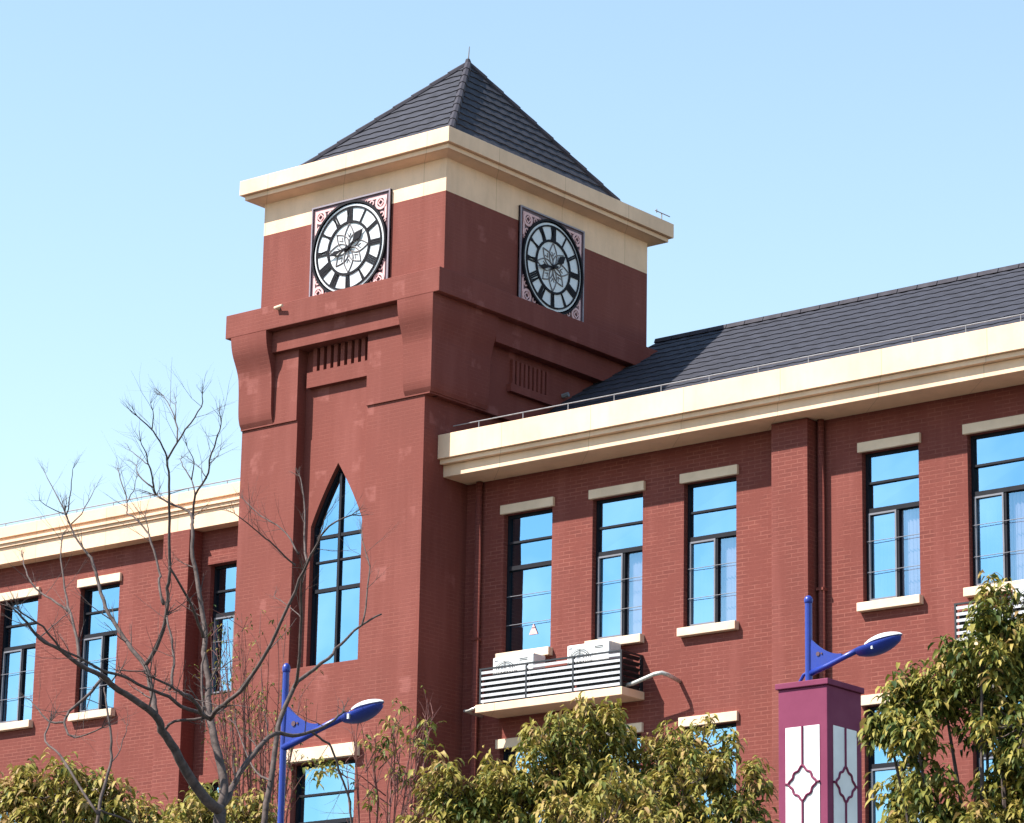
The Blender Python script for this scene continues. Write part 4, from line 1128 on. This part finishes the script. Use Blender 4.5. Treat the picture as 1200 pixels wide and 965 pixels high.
def leaf_cloud(name, th, spots, per, size, seed, tone=(.35, .95), spread=1.0, droop=.9):
    """many small folded leaves hanging in rosettes; spots are (x, y, z, tone)"""
    rnd = random.Random(seed)
    V = []; Fc = []; T = []
    for sx, sy, sz, tn in spots:
        ax = Vector((rnd.gauss(0, .35), rnd.gauss(0, .35), 1)).normalized()
        n = max(3, int(per*rnd.uniform(.7, 1.25)))
        for k in range(n):
            a = rnd.uniform(0, 2*math.pi)
            out = Vector((math.cos(a), math.sin(a), 0))
            el = rnd.uniform(-.4, .75)
            d0 = (out*math.cos(el) + ax*math.sin(el)).normalized()
            L = size*rnd.uniform(.7, 1.3); W = L*rnd.uniform(.11, .165)
            base = Vector((sx, sy, sz)) + Vector((rnd.gauss(0, .02), rnd.gauss(0, .02), rnd.gauss(0, .035)))*spread
            d1 = (d0 + Vector((0, 0, -droop*rnd.uniform(.8, 1.7)))).normalized()
            d2 = (d1 + Vector((0, 0, -droop*rnd.uniform(.6, 1.4)))).normalized()
            side = d0.cross(Vector((0, 0, 1)))
            if side.length < .1: side = Vector((1, 0, 0))
            side = (side.normalized() + Vector((rnd.gauss(0, .4), rnd.gauss(0, .4), rnd.gauss(0, .5)))).normalized()
            p0 = base + d0*.01; p1 = p0 + d0*L*.35; p2 = p1 + d1*L*.38; p3 = p2 + d2*L*.30
            nn = side.cross(d1).normalized()*W*.25
            i = len(V)
            V += [p0, p1-side*W+nn, p1, p1+side*W+nn, p2-side*W*.8+nn, p2, p2+side*W*.8+nn, p3]
            fs = [(i, i+2, i+1), (i, i+3, i+2), (i+1, i+2, i+5, i+4), (i+2, i+3, i+6, i+5), (i+4, i+5, i+7), (i+5, i+6, i+7)]
            Fc += fs
            t = min(1, max(0, tn + rnd.gauss(0, .20)))
            T += [t]*6
    me = bpy.data.meshes.new(name)
    me.from_pydata([tuple(v) for v in V], [], Fc)
    me.materials.append(M['leaf'])
    at = me.attributes.new('leaf_kind', 'FLOAT', 'FACE')
    at.data.foreach_set('value', T)
    for p in me.polygons: p.use_smooth = True
    o = bpy.data.objects.new(name, me); COL.objects.link(o)
    o.parent = th; o.location = -Vector(th.location)
    return o

def leafy_tree(name, label, crown, base, seed, dens=1.25, size=.080, per=27, tone=(.30, .85)):
    rnd = random.Random(seed)
    th = thing(name, label, 'tree', (base[0], base[1], 0), 'young evergreen trees in front of the building')
    topz = min(c[2] for c in crown)
    fork = Vector((base[0], base[1], max(1.6, base[2]-1.6)))
    tk = MB()
    tk.tube([(base[0], base[1], .05), (base[0]+.03, base[1], fork.z*.5), tuple(fork)], [.075, .062, .052], 10)
    tk.build('trunk', 'bark', th, smooth=True)
    lm = MB(); spots = []
    for cx, cy, cz, cr in crown:
        c = Vector((cx, cy, cz))
        mid = fork.lerp(c, .5) + Vector((rnd.gauss(0, .1), rnd.gauss(0, .1), -.05))
        lm.tube([fork, fork.lerp(mid, .5)+Vector((rnd.gauss(0, .04), rnd.gauss(0, .04), 0)), mid, mid.lerp(c, .6), c], [.032, .026, .018, .012, .007], 6)
        n = int(dens*(14 + 330*cr**2))
        n = max(9, n)
        for k in range(n):
            while True:
                v = Vector((rnd.uniform(-1, 1), rnd.uniform(-1, 1), rnd.uniform(-1, 1)))
                if .1 < v.length < 1: break
            v = v*(v.length**-.35)                      # more towards the outside
            q = c + Vector((v.x*cr*1.05, v.y*cr*1.05, v.z*cr*.95)) + Vector((rnd.gauss(0, .03), rnd.gauss(0, .03), rnd.gauss(0, .03)))
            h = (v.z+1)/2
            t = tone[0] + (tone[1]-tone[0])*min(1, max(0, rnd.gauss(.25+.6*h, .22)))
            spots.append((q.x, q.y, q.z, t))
            if rnd.random() < .55:
                s = c.lerp(q, .25)
                lm.tube([s, s.lerp(q, .5)+Vector((0, 0, -.015)), q], [.006, .0045, .003], 4, False)
    lm.build('limbs', 'bark', th)
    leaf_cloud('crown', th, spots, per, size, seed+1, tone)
    return th
leafy_tree('leafy_tree', 'yellow-green leafy tree below the louvred ledge, left of the plum lamp', MIDDLE_CROWN, MID_BASE, 21)
leafy_tree('leafy_tree', 'dense green leafy tree to the right of the plum lamp', RIGHT_CROWN, RIGHT_BASE, 22, tone=(.10, .74))
leafy_tree('leafy_tree', 'yellowish leafy tree top in the bottom left corner', LEFT_CROWN, LEFT_BASE, 23, tone=(.35, .98))
leafy_tree('leafy_tree', 'small yellowish leafy tree top behind the fork of the bare tree', BEHIND_CROWN, BEHIND_BASE, 24, tone=(.35, .9))

def shoot_bush(name, label, shoots, base, seed, clumps, small):
    rnd = random.Random(seed)
    th = thing(name, label, 'shrub', (base[0], base[1], 0))
    mb = MB(); spots = []
    c0 = Vector((base[0], base[1], .05))
    for s in shoots:
        p0 = Vector(s[0])
        pts = [c0 + Vector((rnd.gauss(0, .05), rnd.gauss(0, .05), 0)), c0.lerp(p0, .6), p0] + [Vector(p) for p in s[1:]]
        k = rnd.uniform(.7, 1.2)
        mb.tube(pts, [.014*k, .011*k, .009*k, .006*k, .0042*k, .0016*k], 5, False)
        for a, b in zip(pts[2:], pts[3:]):
            for q in range(3):
                t = rnd.random(); p = a.lerp(b, t); d = (b-a).normalized()
                e = p + (d*.6 + Vector((rnd.gauss(0, .4), rnd.gauss(0, .4), rnd.gauss(.2, .2))))*rnd.uniform(.08, .28)
                mb.tube([p, p.lerp(e, .5)+Vector((0, 0, .01)), e], [.0034, .0024, .0012], 4, False)
                if rnd.random() < small: spots.append((e.x, e.y, e.z, rnd.uniform(.0, .6)))
    mb.build('stems', 'redtwig', th)
    if spots: leaf_cloud('leaves', th, spots, 1.5, .05, seed, spread=.5)
    if clumps:
        sp = []
        for cx, cy, cz, cr in clumps:
            for k in range(int(6+260*cr)//8 + 2):
                sp.append((cx+rnd.gauss(0, cr*.6), cy+rnd.gauss(0, cr*.6), cz+rnd.gauss(0, cr*.5), rnd.uniform(.3, .8)))
            mb = MB(); c = Vector((cx, cy, cz)); f = Vector(shoots[rnd.randrange(len(shoots))][1])
            f = f.lerp(c, .3)
            mb.tube([f, f.lerp(c, .5)+Vector((0, 0, .05)), c], [.006, .004, .002], 5, False)
            mb.build('stem', 'redtwig', th)
        leaf_cloud('leaf_clumps', th, sp, 7, .085, seed+3, spread=.8)
    return th
shoot_bush('twiggy_shrub', 'thin upright reddish shoots with tiny withered leaves in front of the tower left edge', REDDISH_SHOOTS, BUSH_BASE, 31, None, .9)
shoot_bush('twiggy_shrub', 'reddish stems with a few drooping leaf clumps at the tower right corner', CLUMP_SHOOTS, CLUMP_BASE, 32, CLUMPS, .12)
